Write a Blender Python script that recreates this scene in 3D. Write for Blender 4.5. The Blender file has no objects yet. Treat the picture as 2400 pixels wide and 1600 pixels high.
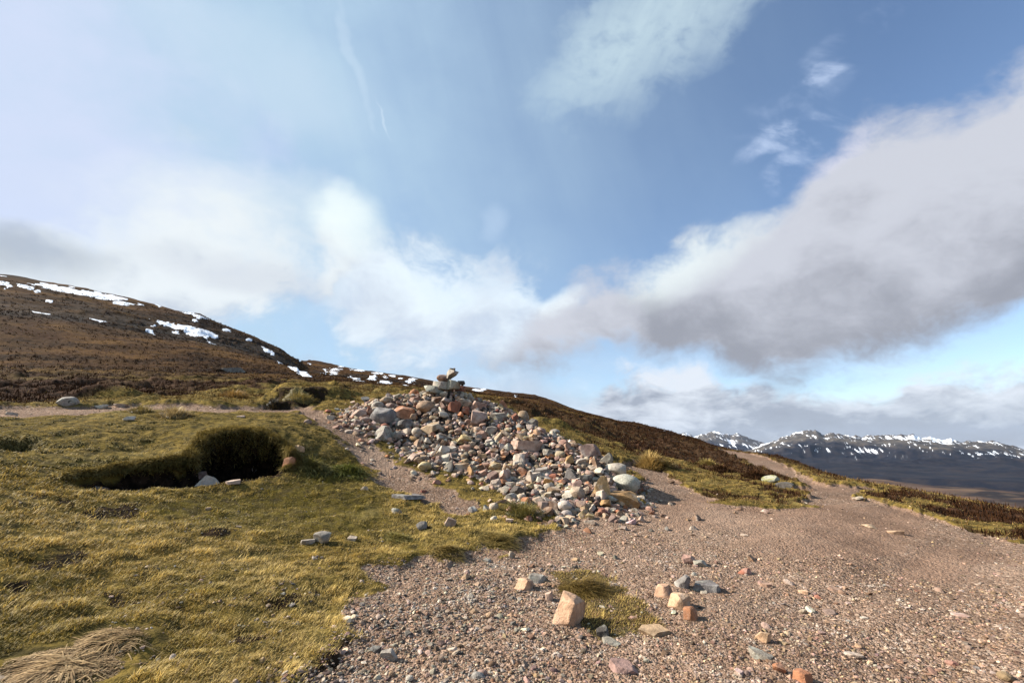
import bpy, bmesh, math, random
import numpy as np
from mathutils import Vector, Matrix, Euler

random.seed(11)
RNG = np.random.default_rng(5)
scene = bpy.context.scene
COL = scene.collection
R = math.radians

# ------------------------------------------------------------------ camera, world, sun, exposure
FPX = 1007.0                     # focal length in pixels of the 2400 x 1600 photograph
PITCH = math.atan(250.0 / FPX)   # horizon at row 1050
EYE = 1.6
SUN_AZ, SUN_EL = R(-84.0), R(33.0)
SKY_STRENGTH, SUN_STRENGTH, EXPOSURE = 0.088, 5.0, 1.14
HAZE_DENSITY = 1.3e-5

cam_data = bpy.data.cameras.new('camera')
cam_data.sensor_width = 36.0
cam_data.lens = 36.0 * FPX / 2400.0
cam_data.clip_start = 0.05
cam_data.clip_end = 60000.0
cam = bpy.data.objects.new('camera', cam_data)
COL.objects.link(cam)
cam.location = (0, 0, EYE)
cam.rotation_euler = (R(90) + PITCH, 0, 0)
scene.camera = cam
vs = scene.view_settings
vs.view_transform = 'Standard'
vs.look = 'None'
vs.exposure = EXPOSURE
vs.gamma = 1.0
vs.use_curve_mapping = False

SUN_DIR = Vector((math.sin(SUN_AZ) * math.cos(SUN_EL), math.cos(SUN_AZ) * math.cos(SUN_EL), math.sin(SUN_EL)))
sun_data = bpy.data.lights.new('sun', 'SUN')
sun_data.energy = SUN_STRENGTH
sun_data.angle = R(0.5)
sun_data.color = (1.0, 0.94, 0.84)
sun = bpy.data.objects.new('sun', sun_data)
COL.objects.link(sun)
sun.location = (-30, 0, 30)
sun.rotation_euler = SUN_DIR.to_track_quat('Z', 'Y').to_euler()


class E:
    """A tiny expression builder over shader nodes."""
    def __init__(s, tree, sock):
        s.t, s.s = tree, sock
    def _op(s, op, o=None, o2=None, clamp=False):
        n = s.t.nodes.new('ShaderNodeMath')
        n.operation = op
        n.use_clamp = clamp
        for i, q in enumerate((s, o, o2)):
            if q is None:
                continue
            if isinstance(q, E):
                s.t.links.new(q.s, n.inputs[i])
            else:
                n.inputs[i].default_value = q
        return E(s.t, n.outputs[0])
    def __add__(s, o): return s._op('ADD', o)
    __radd__ = __add__
    def __sub__(s, o): return s._op('SUBTRACT', o)
    def __rsub__(s, o): return (s * -1.0) + o
    def __mul__(s, o): return s._op('MULTIPLY', o)
    __rmul__ = __mul__
    def __truediv__(s, o): return s._op('DIVIDE', o)
    def max(s, o): return s._op('MAXIMUM', o)
    def min(s, o): return s._op('MINIMUM', o)
    def pow(s, o): return s._op('POWER', o)
    def abs(s): return s._op('ABSOLUTE')
    def clamp(s): return s._op('ADD', 0.0, clamp=True)
    def smooth(s, a, b):
        n = s.t.nodes.new('ShaderNodeMapRange')
        n.interpolation_type = 'SMOOTHSTEP'
        s.t.links.new(s.s, n.inputs[0])
        if a > b:
            n.inputs[1].default_value, n.inputs[2].default_value = b, a
            n.inputs[3].default_value, n.inputs[4].default_value = 1.0, 0.0
        else:
            n.inputs[1].default_value, n.inputs[2].default_value = a, b
        return E(s.t, n.outputs[0])


def combine(t, x, y, z):
    n = t.nodes.new('ShaderNodeCombineXYZ')
    for i, q in enumerate((x, y, z)):
        if isinstance(q, E):
            t.links.new(q.s, n.inputs[i])
        else:
            n.inputs[i].default_value = q
    return E(t, n.outputs[0])


def noise(t, vec, scale, detail=4.0, rough=0.55, dist=0.0, lac=2.0):
    n = t.nodes.new('ShaderNodeTexNoise')
    n.inputs['Scale'].default_value = scale
    n.inputs['Detail'].default_value = detail
    n.inputs['Roughness'].default_value = rough
    n.inputs['Distortion'].default_value = dist
    n.inputs['Lacunarity'].default_value = lac
    if vec is not None:
        t.links.new(vec.s, n.inputs['Vector'])
    return E(t, n.outputs[0])


def mixc(t, fac, a, b, blend='MIX'):
    n = t.nodes.new('ShaderNodeMix')
    n.data_type = 'RGBA'
    n.blend_type = blend
    n.clamp_factor = True
    for q, i in ((fac, 0), (a, 6), (b, 7)):
        if isinstance(q, E):
            t.links.new(q.s, n.inputs[i])
        elif i == 0:
            n.inputs[i].default_value = q
        else:
            n.inputs[i].default_value = (*q[:3], 1.0)
    return E(t, n.outputs[2])


def ray_dir(px, py):
    """World direction through a pixel of the 2400 x 1600 photograph."""
    cy = 800.0 - py
    d = Vector((px - 1200.0, FPX * math.cos(PITCH) - cy * math.sin(PITCH), cy * math.cos(PITCH) + FPX * math.sin(PITCH)))
    return d.normalized()


def sky_uv(px, py):
    d = ray_dir(px, py)
    return 2 * d.x / (1 + d.y), 2 * d.z / (1 + d.y)


world = bpy.data.worlds.new('World')
scene.world = world
world.use_nodes = True
T = world.node_tree
T.nodes.clear()
w_out = T.nodes.new('ShaderNodeOutputWorld')
w_sky = T.nodes.new('ShaderNodeTexSky')
w_sky.sky_type = 'NISHITA'
w_sky.sun_disc = False
w_sky.sun_elevation = SUN_EL
w_sky.sun_rotation = SUN_AZ
w_sky.altitude = 550.0
w_sky.air_density = 1.0
w_sky.dust_density = 0.25
w_sky.ozone_density = 2.0
tc = T.nodes.new('ShaderNodeTexCoord')
sep = T.nodes.new('ShaderNodeSeparateXYZ')
T.links.new(tc.outputs['Generated'], sep.inputs[0])
dx, dy, dz = (E(T, sep.outputs[i]) for i in range(3))
den = (dy + 1.0).max(0.15)
U, V = dx * 2.0 / den, dz * 2.0 / den
P = combine(T, U, V, 0.0)
# slow swirl so that no cloud edge stays a drawn line
warp = noise(T, combine(T, U * 1.3, V * 2.0, 3.1), 2.2, 4, 0.55)
warp2 = noise(T, combine(T, U * 1.3, V * 2.0, 9.7), 2.2, 4, 0.55)
Uw, Vw = U + (warp - 0.5) * 0.16, V + (warp2 - 0.5) * 0.13
Ue, Ve = U + (warp - 0.5) * 0.05, V + (warp2 - 0.5) * 0.07
billow = noise(T, combine(T, Uw * 1.0, Vw * 1.25, 0.4), 4.2, 9, 0.60)
fine = noise(T, combine(T, Uw * 1.0, Vw * 1.3, 5.4), 10.0, 6, 0.62)
streak = noise(T, combine(T, (U * 0.93 + V * 0.36) * 3.4, (V * 0.93 - U * 0.36) * 0.7, 1.3), 1.6, 7, 0.6, 0.6)
streak2 = noise(T, combine(T, (U * 0.86 - V * 0.50) * 4.5, (V * 0.86 + U * 0.50) * 1.0, 7.3), 2.1, 7, 0.62, 0.8)
soft = noise(T, combine(T, U * 1.0, V * 1.0, 2.3), 2.0, 3, 0.5)


def edge_curve(pts):
    """v of a cloud edge as a curve over u, given by points along the edge."""
    uv = sorted(sky_uv(*p) for p in pts)
    n = T.nodes.new('ShaderNodeFloatCurve')
    cv = n.mapping.curves[0]
    lo, hi, vlo, vhi = -2.0, 2.0, -0.5, 1.5
    q = [((a - lo) / (hi - lo), (b - vlo) / (vhi - vlo)) for a, b in uv]
    q = [(0.0, q[0][1])] + q + [(1.0, q[-1][1])]
    cv.points[0].location = q[0]
    cv.points[1].location = q[-1]
    for a in q[1:-1]:
        cv.points.new(*a)
    n.mapping.update()
    T.links.new(((Ue - lo) / (hi - lo)).s, n.inputs['Value'])
    return E(T, n.outputs[0]) * (vhi - vlo) + vlo


def bank(top, bot, edge_top, edge_bot, rag):
    """Coverage of a cloud bank between two edges; t runs 0 at its base to 1 at its top."""
    vt, vb = edge_curve(top), edge_curve(bot)
    n = (billow - 0.5) * rag + (fine - 0.5) * (rag * 0.60)
    a = (vt - Ve + n).smooth(0.0, edge_top)
    b = (Ve - vb - n).smooth(0.0, edge_bot)
    t = ((Ve - vb) / (vt - vb).max(0.02)).clamp()
    return a * b, t


def blob(px, py, wx, wy, ang, n, rag, a=1.0, b=0.2):
    u0, v0 = sky_uv(px, py)
    c, s = math.cos(R(ang)), math.sin(R(ang))
    k = 1.0 / FPX
    p = ((Uw - u0) * c + (Vw - v0) * s) / (wx * k)
    q = ((Vw - v0) * c - (Uw - u0) * s) / (wy * k)
    d = (p * p + q * q) + (n - 0.5) * rag
    return d.smooth(a, b)


sky_col = E(T, w_sky.outputs[0])
layers = []      # (coverage, colour)
# thin veil of high cloud, thickest towards the sun
u_r, _ = sky_uv(2150, 300)
u_l, _ = sky_uv(-50, 300)
veil = U.smooth(u_r, u_l)
veil = (veil * 1.12 + (streak - 0.47) * veil.pow(0.5) * 0.75 + (soft - 0.5) * veil * 0.9 + (billow - 0.5) * veil * 0.75).clamp() * 0.90
layers.append((veil, (0.345, 0.47, 0.58)))
layers.append((blob(-60, 300, 480, 560, 0, billow, 1.6, 1.0, -0.1) * 0.72, (0.50, 0.535, 0.68)))
layers.append((blob(600, 150, 330, 120, -18, billow, 2.2, 1.0, -0.3) * 0.55, (0.42, 0.52, 0.62)))
# wisps at the top and the small torn ones right of them
wis = blob(1540, 60, 330, 150, 28, fine, 2.2, 1.1, -0.2) * (streak2 * 0.5 + fine * 0.9 - 0.18).clamp().smooth(0.15, 0.62)
layers.append((wis * 0.85, (0.44, 0.55, 0.60)))
torn = noise(T, combine(T, (U * 0.9 - V * 0.42) * 1.0, (V * 0.9 + U * 0.42) * 2.2, 8.8), 6.0, 5, 0.58, 0.3)
for (x, y, w, h, a, k) in ((1700, 150, 75, 60, 40, 0.6), (1980, 95, 95, 42, 24, .45), (1940, 185, 70, 30, 22, 0.75), (1815, 345, 100, 36, 14, 0.75), (1945, 335, 80, 60, 30, 0.6), (1850, 260, 160, 60, 20, 0.25), (1850, 420, 60, 60, 40, 0.7)):
    layers.append((blob(x, y, w, h, a, fine, 1.6, 1.0, 0.0) * torn.smooth(0.46, 0.72) * k, (0.46, 0.55, 0.72)))
layers.append((blob(905, 300, 60, 4, -68, fine, 2.0, 1.0, 0.0) * 0.30, (0.55, 0.63, 0.72)))
layers.append((blob(835, 150, 190, 14, -76, fine, 1.6, 1.0, -0.2) * 0.22, (0.52, 0.61, 0.70)))
# left and middle cloud
cB, tB = bank([(-200, 400), (0, 420), (140, 440), (290, 390), (420, 340), (560, 370), (660, 430), (715, 490), (745, 470), (775, 385), (810, 400), (850, 450), (930, 470), (1000, 520), (1060, 575), (1150, 590), (1215, 615), (1280, 645), (1320, 730)],
              [(-200, 900), (0, 900), (300, 880), (480, 840), (600, 785), (680, 745), (770, 755), (850, 830), (1000, 870), (1100, 860), (1250, 830), (1320, 820)], 0.20, 0.12, 0.42)
shade = ((1.0 - tB) * 0.60 + (billow - 0.45) * 3.0 - 0.20 + (fine - 0.5) * 0.5).clamp()
colB = mixc(T, shade.smooth(0.05, 0.95), (0.60, 0.64, 0.66), (0.345, 0.385, 0.465))
layers.append((cB * 0.93, colB))
layers.append((blob(560, 490, 300, 120, 0, billow, 2.0, 1.0, -0.3) * 0.45, (0.64, 0.67, 0.67)))
layers.append((blob(820, 520, 120, 90, 0, billow, 1.8, 1.0, -0.2) * 0.75, (0.66, 0.73, 0.72)))
layers.append((blob(1165, 520, 45, 70, -8, billow, 2.2, 1.0, -0.3) * 0.30, (0.50, 0.60, 0.72)))
layers.append((blob(0, 590, 190, 60, 0, billow, 1.8, 1.0, -0.1) * 0.75, (0.285, 0.325, 0.375)))
layers.append((blob(880, 715, 95, 55, 15, billow, 2.2, 1.0, -0.3) * 0.75, (0.30, 0.31, 0.385)))
layers.append((blob(560, 650, 240, 50, -8, billow, 2.2, 1.0, -0.3) * 0.35, (0.36, 0.385, 0.46)))
c2, t2 = bank([(640, 760), (760, 660), (830, 590), (920, 545), (1010, 560), (1090, 600), (1150, 585), (1220, 625), (1290, 670), (1350, 760)],
              [(640, 780), (760, 770), (850, 830), (1000, 880), (1150, 870), (1350, 850)], 0.09, 0.07, 0.26)
layers.append((c2 * 0.80, mixc(T, ((billow - 0.40) * 3.2 + (0.5 - t2) * 0.6).clamp(), (0.60, 0.68, 0.74), (0.39, 0.44, 0.54))))
# pale low cloud under it, down to the hill
cL, tL = bank([(500, 790), (700, 790), (850, 840), (950, 820), (1100, 840), (1250, 830), (1310, 860)],
              [(500, 1000), (800, 1000), (1310, 1000)], 0.08, 0.05, 0.2)
layers.append((cL * 0.75, mixc(T, billow.smooth(0.38, 0.62), (0.33, 0.38, 0.46), (0.52, 0.62, 0.72))))
# the small cumulus head under the blue gap
layers.append((blob(1315, 715, 75, 48, 35, billow, 2.4, 1.0, -0.1) * 0.95, (0.64, 0.70, 0.73)))
# low bank over the mountains
cC, tC = bank([(1280, 1000), (1370, 925), (1450, 860), (1550, 830), (1640, 835), (1700, 860), (1800, 855), (1900, 870), (2050, 865), (2200, 850), (2500, 820)],
              [(1280, 1400), (2500, 1400)], 0.06, 0.05, 0.24)
v_lo, v_hi = sky_uv(1900, 1010)[1], sky_uv(1900, 870)[1]
tC = V.smooth(v_lo, v_hi)
low = noise(T, combine(T, Uw * 1.0, Vw * 2.4, 4.4), 4.6, 8, 0.60)
colC = mixc(T, ((low - 0.5) * 5.2 + 0.58 + (tC - 0.5) * 0.7).clamp(), (0.255, 0.28, 0.335), (0.60, 0.62, 0.66))
layers.append((cC * 0.95, colC))
# thin brightness between the banks, low over the hills
lowv = V.smooth(sky_uv(1900, 700)[1], sky_uv(1900, 900)[1]) * U.smooth(-0.3, 0.1)
layers.append((lowv * (0.30 + (low - 0.5) * 1.6).clamp() * 0.8, (0.50, 0.57, 0.66)))
# the great cumulus on the right
cA, tA = bank([(1000, 860), (1080, 810), (1180, 775), (1270, 700), (1400, 620), (1500, 590), (1570, 560), (1660, 525), (1750, 500), (1840, 440), (1900, 370), (1960, 320), (2050, 275), (2150, 250), (2230, 235), (2300, 200), (2420, 165), (2600, 120)],
              [(1000, 880), (1080, 880), (1200, 885), (1320, 875), (1480, 855), (1600, 855), (1720, 875), (1850, 915), (1940, 895), (2050, 860), (2200, 825), (2400, 775), (2600, 750)], 0.085, 0.085, 0.20)
lit = (tA * 0.92 + (billow - 0.5) * 1.25 + (fine - 0.5) * 0.65 + 0.04).clamp()
colA = mixc(T, lit.smooth(-0.05, 0.70), (0.240, 0.252, 0.290), (0.445, 0.462, 0.515))
colA = mixc(T, blob(1640, 585, 220, 110, 25, billow, 1.6, 1.0, -0.1) * 0.85, colA, (0.62, 0.68, 0.685))
colA = mixc(T, blob(1950, 370, 160, 40, 36, billow, 1.6, 1.0, -0.1) * 0.5, colA, (0.56, 0.56, 0.68))
layers.append((cA * 0.985, colA))

cov = None
col = None
for c, k in layers:
    if col is None:
        col, cov = mixc(T, 0.0, k, k), c
    else:
        # composite the colours of thin and thick cloud, nearer cloud over farther
        newcov = cov + c - cov * c
        col = mixc(T, c / newcov.max(0.001), col, k)
        cov = newcov
bg_sky = T.nodes.new('ShaderNodeBackground')
T.links.new(sky_col.s, bg_sky.inputs[0])
bg_sky.inputs[1].default_value = SKY_STRENGTH
bg_cl = T.nodes.new('ShaderNodeBackground')
T.links.new(col.s, bg_cl.inputs[0])
bg_cl.inputs[1].default_value = 0.66
mixw = T.nodes.new('ShaderNodeMixShader')
T.links.new(cov.s, mixw.inputs[0])
T.links.new(bg_sky.outputs[0], mixw.inputs[1])
T.links.new(bg_cl.outputs[0], mixw.inputs[2])
T.links.new(mixw.outputs[0], w_out.inputs[0])
world.cycles.sampling_method = 'MANUAL'
world.cycles.sample_map_resolution = 512
scene.cycles.max_bounces = 5
scene.cycles.diffuse_bounces = 2
scene.cycles.volume_bounces = 0
scene.cycles.use_denoising = True

# ------------------------------------------------------------------ numpy helpers: noise, projection, meshes
def _hash(ix, iy, seed):
    h = (ix.astype(np.int64) * 374761393 + iy.astype(np.int64) * 668265263 + seed * 974634777) & 0xFFFFFFFF
    h = ((h ^ (h >> 13)) * 1274126177) & 0xFFFFFFFF
    return (h ^ (h >> 16)) & 0xFFFFFFFF


def perlin(x, y, seed=0):
    x, y = np.asarray(x, float), np.asarray(y, float)
    x0, y0 = np.floor(x), np.floor(y)
    fx, fy = x - x0, y - y0
    ux, uy = fx * fx * fx * (fx * (fx * 6 - 15) + 10), fy * fy * fy * (fy * (fy * 6 - 15) + 10)
    def g(i, j):
        a = _hash(x0 + i, y0 + j, seed) * (2 * math.pi / 4294967296.0)
        return np.cos(a) * (fx - i) + np.sin(a) * (fy - j)
    a = g(0, 0) + ux * (g(1, 0) - g(0, 0))
    b = g(0, 1) + ux * (g(1, 1) - g(0, 1))
    return (a + uy * (b - a)) * 1.41


def fbm(x, y, octaves=4, seed=0, rough=0.5):
    t, a, n = 0.0, 1.0, 0.0
    c, s = math.cos(0.6), math.sin(0.6)
    for k in range(octaves):
        t = t + a * perlin(x, y, seed + k)
        n += a
        a *= rough
        x, y = (x * c - y * s) * 2.03 + 7.7, (x * s + y * c) * 2.03 + 3.1
    return t / n


def sstep(x, a, b):
    t = np.clip((x - a) / (b - a), 0, 1)
    return t * t * (3 - 2 * t)


def pix_dirs(px, py):
    px, py = np.asarray(px, float), np.asarray(py, float)
    cy = 800.0 - py
    cp, sp = math.cos(PITCH), math.sin(PITCH)
    x, f, u = px - 1200.0, FPX * cp - cy * sp, cy * cp + FPX * sp
    h = np.hypot(x, f)
    return np.arctan2(x, f), u / h            # azimuth (from +y towards +x), tangent of elevation


def to_pix(x, y, z):
    cp, sp = math.cos(PITCH), math.sin(PITCH)
    z = z - EYE
    d = y * cp + z * sp
    v = z * cp - y * sp
    d = np.where(d < 0.01, 0.01, d)
    return 1200 + FPX * x / d, 800 - FPX * v / d


def in_poly(x, y, poly):
    c = np.zeros(np.shape(x), bool)
    n = len(poly)
    for i in range(n):
        (x1, y1), (x2, y2) = poly[i], poly[(i + 1) % n]
        if y1 == y2:
            continue
        c ^= ((y1 > y) != (y2 > y)) & (x < (x2 - x1) * (y - y1) / (y2 - y1) + x1)
    return c


def poly_sd(x, y, poly):
    """Signed distance to a polygon, positive inside."""
    d = np.full(np.shape(x), 1e18)
    n = len(poly)
    for i in range(n):
        (x1, y1), (x2, y2) = poly[i], poly[(i + 1) % n]
        ex, ey = x2 - x1, y2 - y1
        t = np.clip(((x - x1) * ex + (y - y1) * ey) / max(ex * ex + ey * ey, 1e-12), 0, 1)
        d = np.minimum(d, (x - x1 - t * ex) ** 2 + (y - y1 - t * ey) ** 2)
    d = np.sqrt(d)
    return np.where(in_poly(x, y, poly), d, -d)


def make_mesh(name, verts, faces, mat=None, colors=None, smooth=True, link=True, attr='col'):
    """faces: list of (n, k) integer arrays."""
    me = bpy.data.meshes.new(name)
    verts = np.ascontiguousarray(verts, np.float32)
    me.vertices.add(len(verts))
    me.vertices.foreach_set('co', verts.ravel())
    faces = [np.asarray(f, np.int32) for f in faces if len(f)]
    idx = np.concatenate([f.ravel() for f in faces])
    cnt = np.concatenate([np.full(len(f), f.shape[1], np.int32) for f in faces])
    me.loops.add(len(idx))
    me.loops.foreach_set('vertex_index', idx)
    me.polygons.add(len(cnt))
    me.polygons.foreach_set('loop_start', np.concatenate([[0], np.cumsum(cnt)[:-1]]).astype(np.int32))
    me.polygons.foreach_set('use_smooth', np.full(len(cnt), smooth))
    me.update(calc_edges=True)
    if colors is not None:
        a = me.color_attributes.new(attr, 'FLOAT_COLOR', 'POINT')
        c = np.ones((len(verts), 4), np.float32)
        c[:, :colors.shape[1]] = colors
        a.data.foreach_set('color', c.ravel())
    if mat is not None:
        me.materials.append(mat)
    o = bpy.data.objects.new(name, me)
    if link:
        COL.objects.link(o)
    return o


def tag(o, label=None, cat=None, group=None, kind=None):
    for k, v in (('label', label), ('category', cat), ('group', group), ('kind', kind)):
        if v:
            o[k] = v
    return o


# ------------------------------------------------------------------ the lie of the land
# For columns of the view: how far away the ground is at that row.
LAND = {
    -500: [(1560, 3.4), (1250, 5.4), (1060, 8.0), (985, 12.0), (925, 25), (850, 60)],
    0: [(1600, 3.3), (1400, 4.3), (1250, 5.5), (1130, 7.0), (1060, 8.2), (1010, 9.6), (975, 12.0), (950, 15), (912, 28), (855, 60)],
    300: [(1600, 3.1), (1400, 4.2), (1250, 5.7), (1165, 7.0), (1080, 8.3), (1020, 9.4), (985, 10.6), (965, 12.2), (940, 16), (908, 28), (865, 60)],
    600: [(1600, 2.9), (1400, 4.1), (1250, 5.8), (1170, 7.1), (1075, 8.3), (1005, 9.5), (980, 11), (962, 12.5), (938, 17), (905, 30), (880, 60)],
    870: [(1600, 2.8), (1400, 4.1), (1250, 5.9), (1150, 7.6), (1100, 8.7), (1050, 9.6), (1008, 10.5), (962, 12.8), (938, 18), (915, 32), (898, 60)],
    1200: [(1600, 2.7), (1400, 4.1), (1250, 6.1), (1200, 7.0), (1130, 8.6), (1060, 10.6), (1008, 13), (970, 18), (950, 32), (935, 60)],
    1500: [(1600, 2.9), (1400, 4.2), (1250, 6.5), (1190, 8.0), (1150, 9.5), (1110, 11.5), (1080, 14), (1040, 22), (1020, 34), (1003, 60)],
    1680: [(1600, 3.0), (1400, 4.5), (1250, 6.9), (1180, 9.4), (1130, 13), (1090, 20), (1058, 34), (1049, 46), (1052, 60)],
    1850: [(1600, 3.2), (1400, 4.9), (1250, 7.3), (1180, 10.3), (1125, 16), (1092, 26), (1082, 33), (1098, 45), (1140, 60)],
    2100: [(1600, 3.6), (1400, 5.5), (1280, 8.0), (1200, 11.5), (1165, 15), (1152, 19), (1175, 26), (1240, 45)],
    2400: [(1600, 4.0), (1400, 6.3), (1290, 9.3), (1235, 12.6), (1210, 16), (1216, 20), (1260, 30), (1330, 55)],
    2900: [(1600, 4.4), (1400, 7.0), (1310, 10), (1290, 14), (1330, 22), (1400, 50)],
}
cpts = []
for px, rows in LAND.items():
    for py, r in rows:
        az, te = pix_dirs(px, py)
        cpts.append((float(az), math.log(r), float(te)))
for azd in (-170, -120, -75, -40, -15, 10, 40, 75, 120, 170):       # under and behind the camera
    for r in (0.4, 1.0) + ((5.0, 20.0, 60.0) if abs(azd) > 70 else ()):
        a = R(azd)
        z = 0.25 + (0.06 * math.cos(a) - 0.10 * math.sin(a)) * r * (0.4 if r <= 1 else 1.0)
        cpts.append((a, math.log(r), (z - EYE) / r))
cpts = np.array(cpts)
# work on height over log distance: smooth where the ground is smooth
KAZ = 2.2
cz = EYE + cpts[:, 2] * np.exp(cpts[:, 1])
csc = np.exp(cpts[:, 1]) + 2.0
cval = (cz - 0.25) / csc


def tps_kernel(d2):
    return 0.5 * d2 * np.log(np.maximum(d2, 1e-12))


def tps_fit(X, v, lam):
    n = len(X)
    d2 = ((X[:, None, :] - X[None, :, :]) ** 2).sum(-1)
    A = np.zeros((n + 3, n + 3))
    A[:n, :n] = tps_kernel(d2) + lam * np.eye(n)
    A[:n, n] = 1
    A[:n, n + 1:] = X
    A[n:, :n] = A[:n, n:].T
    w = np.linalg.solve(A, np.concatenate([v, np.zeros(3)]))
    return X, w


def tps_eval(fit, Q):
    X, w = fit
    out = np.empty(len(Q))
    for i in range(0, len(Q), 40000):
        q = Q[i:i + 40000]
        d2 = ((q[:, None, :] - X[None, :, :]) ** 2).sum(-1)
        out[i:i + 40000] = tps_kernel(d2) @ w[:len(X)] + w[len(X)] + q @ w[len(X) + 1:]
    return out


land_fit = tps_fit(np.stack([cpts[:, 0] * KAZ, cpts[:, 1]], 1), cval, 2e-4)
R_NEAR = 60.0
# skyline of the hillside: first the near hill, then the farther one behind it
CREST = [(-700, 560, 210), (-300, 590, 200), (0, 643, 190), (60, 650, 190), (130, 664, 188), (200, 676, 185), (290, 698, 182), (380, 722, 180), (410, 729, 180), (470, 738, 175),
         (520, 760, 172), (575, 778, 170), (620, 797, 166), (655, 815, 163), (680, 833, 160), (700, 845, 160), (708, 843, 330), (740, 846, 400), (800, 858, 410), (860, 868, 420), (940, 880, 430), (1000, 890, 435),
         (1060, 902, 440), (1130, 911, 440), (1200, 920, 440), (1255, 926, 430), (1300, 940, 425), (1350, 962, 415), (1400, 974, 410), (1450, 988, 400), (1520, 1004, 390), (1580, 1016, 380), (1640, 1032, 370), (1680, 1060, 360),
         (1760, 1120, 350), (1900, 1200, 340), (2100, 1290, 330), (2400, 1380, 320), (2900, 1480, 320)]
cr = np.array(CREST, float)
cr_az, cr_te = pix_dirs(cr[:, 0], cr[:, 1])
cr_r = cr[:, 2]
cr_az = np.concatenate([[-math.pi, R(-110)], cr_az, [R(110), math.pi]])
cr_te = np.concatenate([[0.0, 0.16], cr_te, [-0.25, 0.0]])
cr_r = np.concatenate([[250, 220], cr_r, [320, 250]])


def land_te(az, r):
    """Smooth ground, as the tangent of elevation seen from the eye."""
    rr = np.minimum(r, R_NEAR)
    v = tps_eval(land_fit, np.stack([az * KAZ, np.log(rr)], 1))
    z = v * (rr + 2.0) + 0.25
    te = (z - EYE) / rr
    return te


def grid_az():
    lo, hi = R(-56), R(56)
    fine_ = np.linspace(lo, hi, 1400)
    rest = np.linspace(hi, 2 * math.pi + lo, 150)[1:-1]
    return fine_, rest


AZ_F, AZ_R = grid_az()
AZ = np.concatenate([AZ_F, AZ_R])                    # runs once round
RR = np.concatenate([np.exp(np.arange(math.log(0.5), math.log(2.4), 0.04)), np.exp(np.arange(math.log(2.4), math.log(7.0), 0.0065)), np.exp(np.arange(math.log(7.0), math.log(11.0), 0.0034)),
                     np.exp(np.arange(math.log(11.0), math.log(60.0), 0.008)), np.exp(np.arange(math.log(60.0), math.log(460.0), 0.009)), np.exp(np.arange(math.log(460), math.log(900.0), 0.06))])
NA, NR = len(AZ), len(RR)
# coarse evaluation, then bilinear upsampling: the smooth part needs no more
az_c = np.linspace(R(-56), 2 * math.pi + R(-56), 420)
lr_c = np.linspace(math.log(0.5), math.log(R_NEAR), 260)
Ac, Lc = np.meshgrid((az_c + math.pi) % (2 * math.pi) - math.pi, lr_c, indexing='ij')
te_c = land_te(Ac.ravel(), np.exp(Lc.ravel())).reshape(Ac.shape)


def bilin(grid, gx, gy, x, y):
    i = np.clip(np.searchsorted(gx, x) - 1, 0, len(gx) - 2)
    j = np.clip(np.searchsorted(gy, y) - 1, 0, len(gy) - 2)
    fx = np.clip((x - gx[i]) / (gx[i + 1] - gx[i]), 0, 1)
    fy = np.clip((y - gy[j]) / (gy[j + 1] - gy[j]), 0, 1)
    return (grid[i, j] * (1 - fx) + grid[i + 1, j] * fx) * (1 - fy) + (grid[i, j + 1] * (1 - fx) + grid[i + 1, j + 1] * fx) * fy


def wrap_az(a):
    return (np.asarray(a) - R(-56)) % (2 * math.pi) + R(-56)


def smooth_z(x, y):
    r = np.hypot(x, y)
    az = wrap_az(np.arctan2(x, y))
    te0 = bilin(te_c, az_c, lr_c, az, np.log(np.minimum(r, R_NEAR)))
    z = EYE + te0 * np.minimum(r, R_NEAR)
    azs = (az + math.pi) % (2 * math.pi) - math.pi
    rc = np.interp(azs, cr_az, cr_r)
    tc_ = np.interp(azs, cr_az, cr_te)
    t = np.clip(np.log(np.maximum(r, R_NEAR) / R_NEAR) / np.log(rc / R_NEAR), 0, 1)
    f = t * (1.0 + 0.35 * (1 - t))
    te = te0 + (tc_ - te0) * f
    zc = EYE + tc_ * rc
    drop = np.maximum(r - rc, 0)
    zf = np.where(r <= rc, EYE + te * r, zc - drop * 0.10 - 0.0009 * drop ** 2)
    return np.where(r > R_NEAR, np.maximum(zf, -190.0), z)


def hit(px, py, zfun, r0=1.5, r1=700.0, n=2600):
    """First point of a height field met by the ray through a pixel."""
    az, te = pix_dirs(px, py)
    r = np.exp(np.linspace(math.log(r0), math.log(r1), n))
    x, y = r * math.sin(az), r * math.cos(az)
    d = (EYE + te * r) - zfun(x, y)
    k = np.where(d <= 0)[0]
    i = int(k[0]) if len(k) else int(np.argmin(np.abs(d)))
    if i > 0 and len(k):
        s = d[i - 1] / (d[i - 1] - d[i] + 1e-12)
        q = r[i - 1] + s * (r[i] - r[i - 1])
    else:
        q = r[i]
    return q * math.sin(az), q * math.cos(az), EYE + te * q


def ground_poly(pts, zfun=None):
    return [hit(px, py, zfun or smooth_z)[:2] for px, py in pts]


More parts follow.
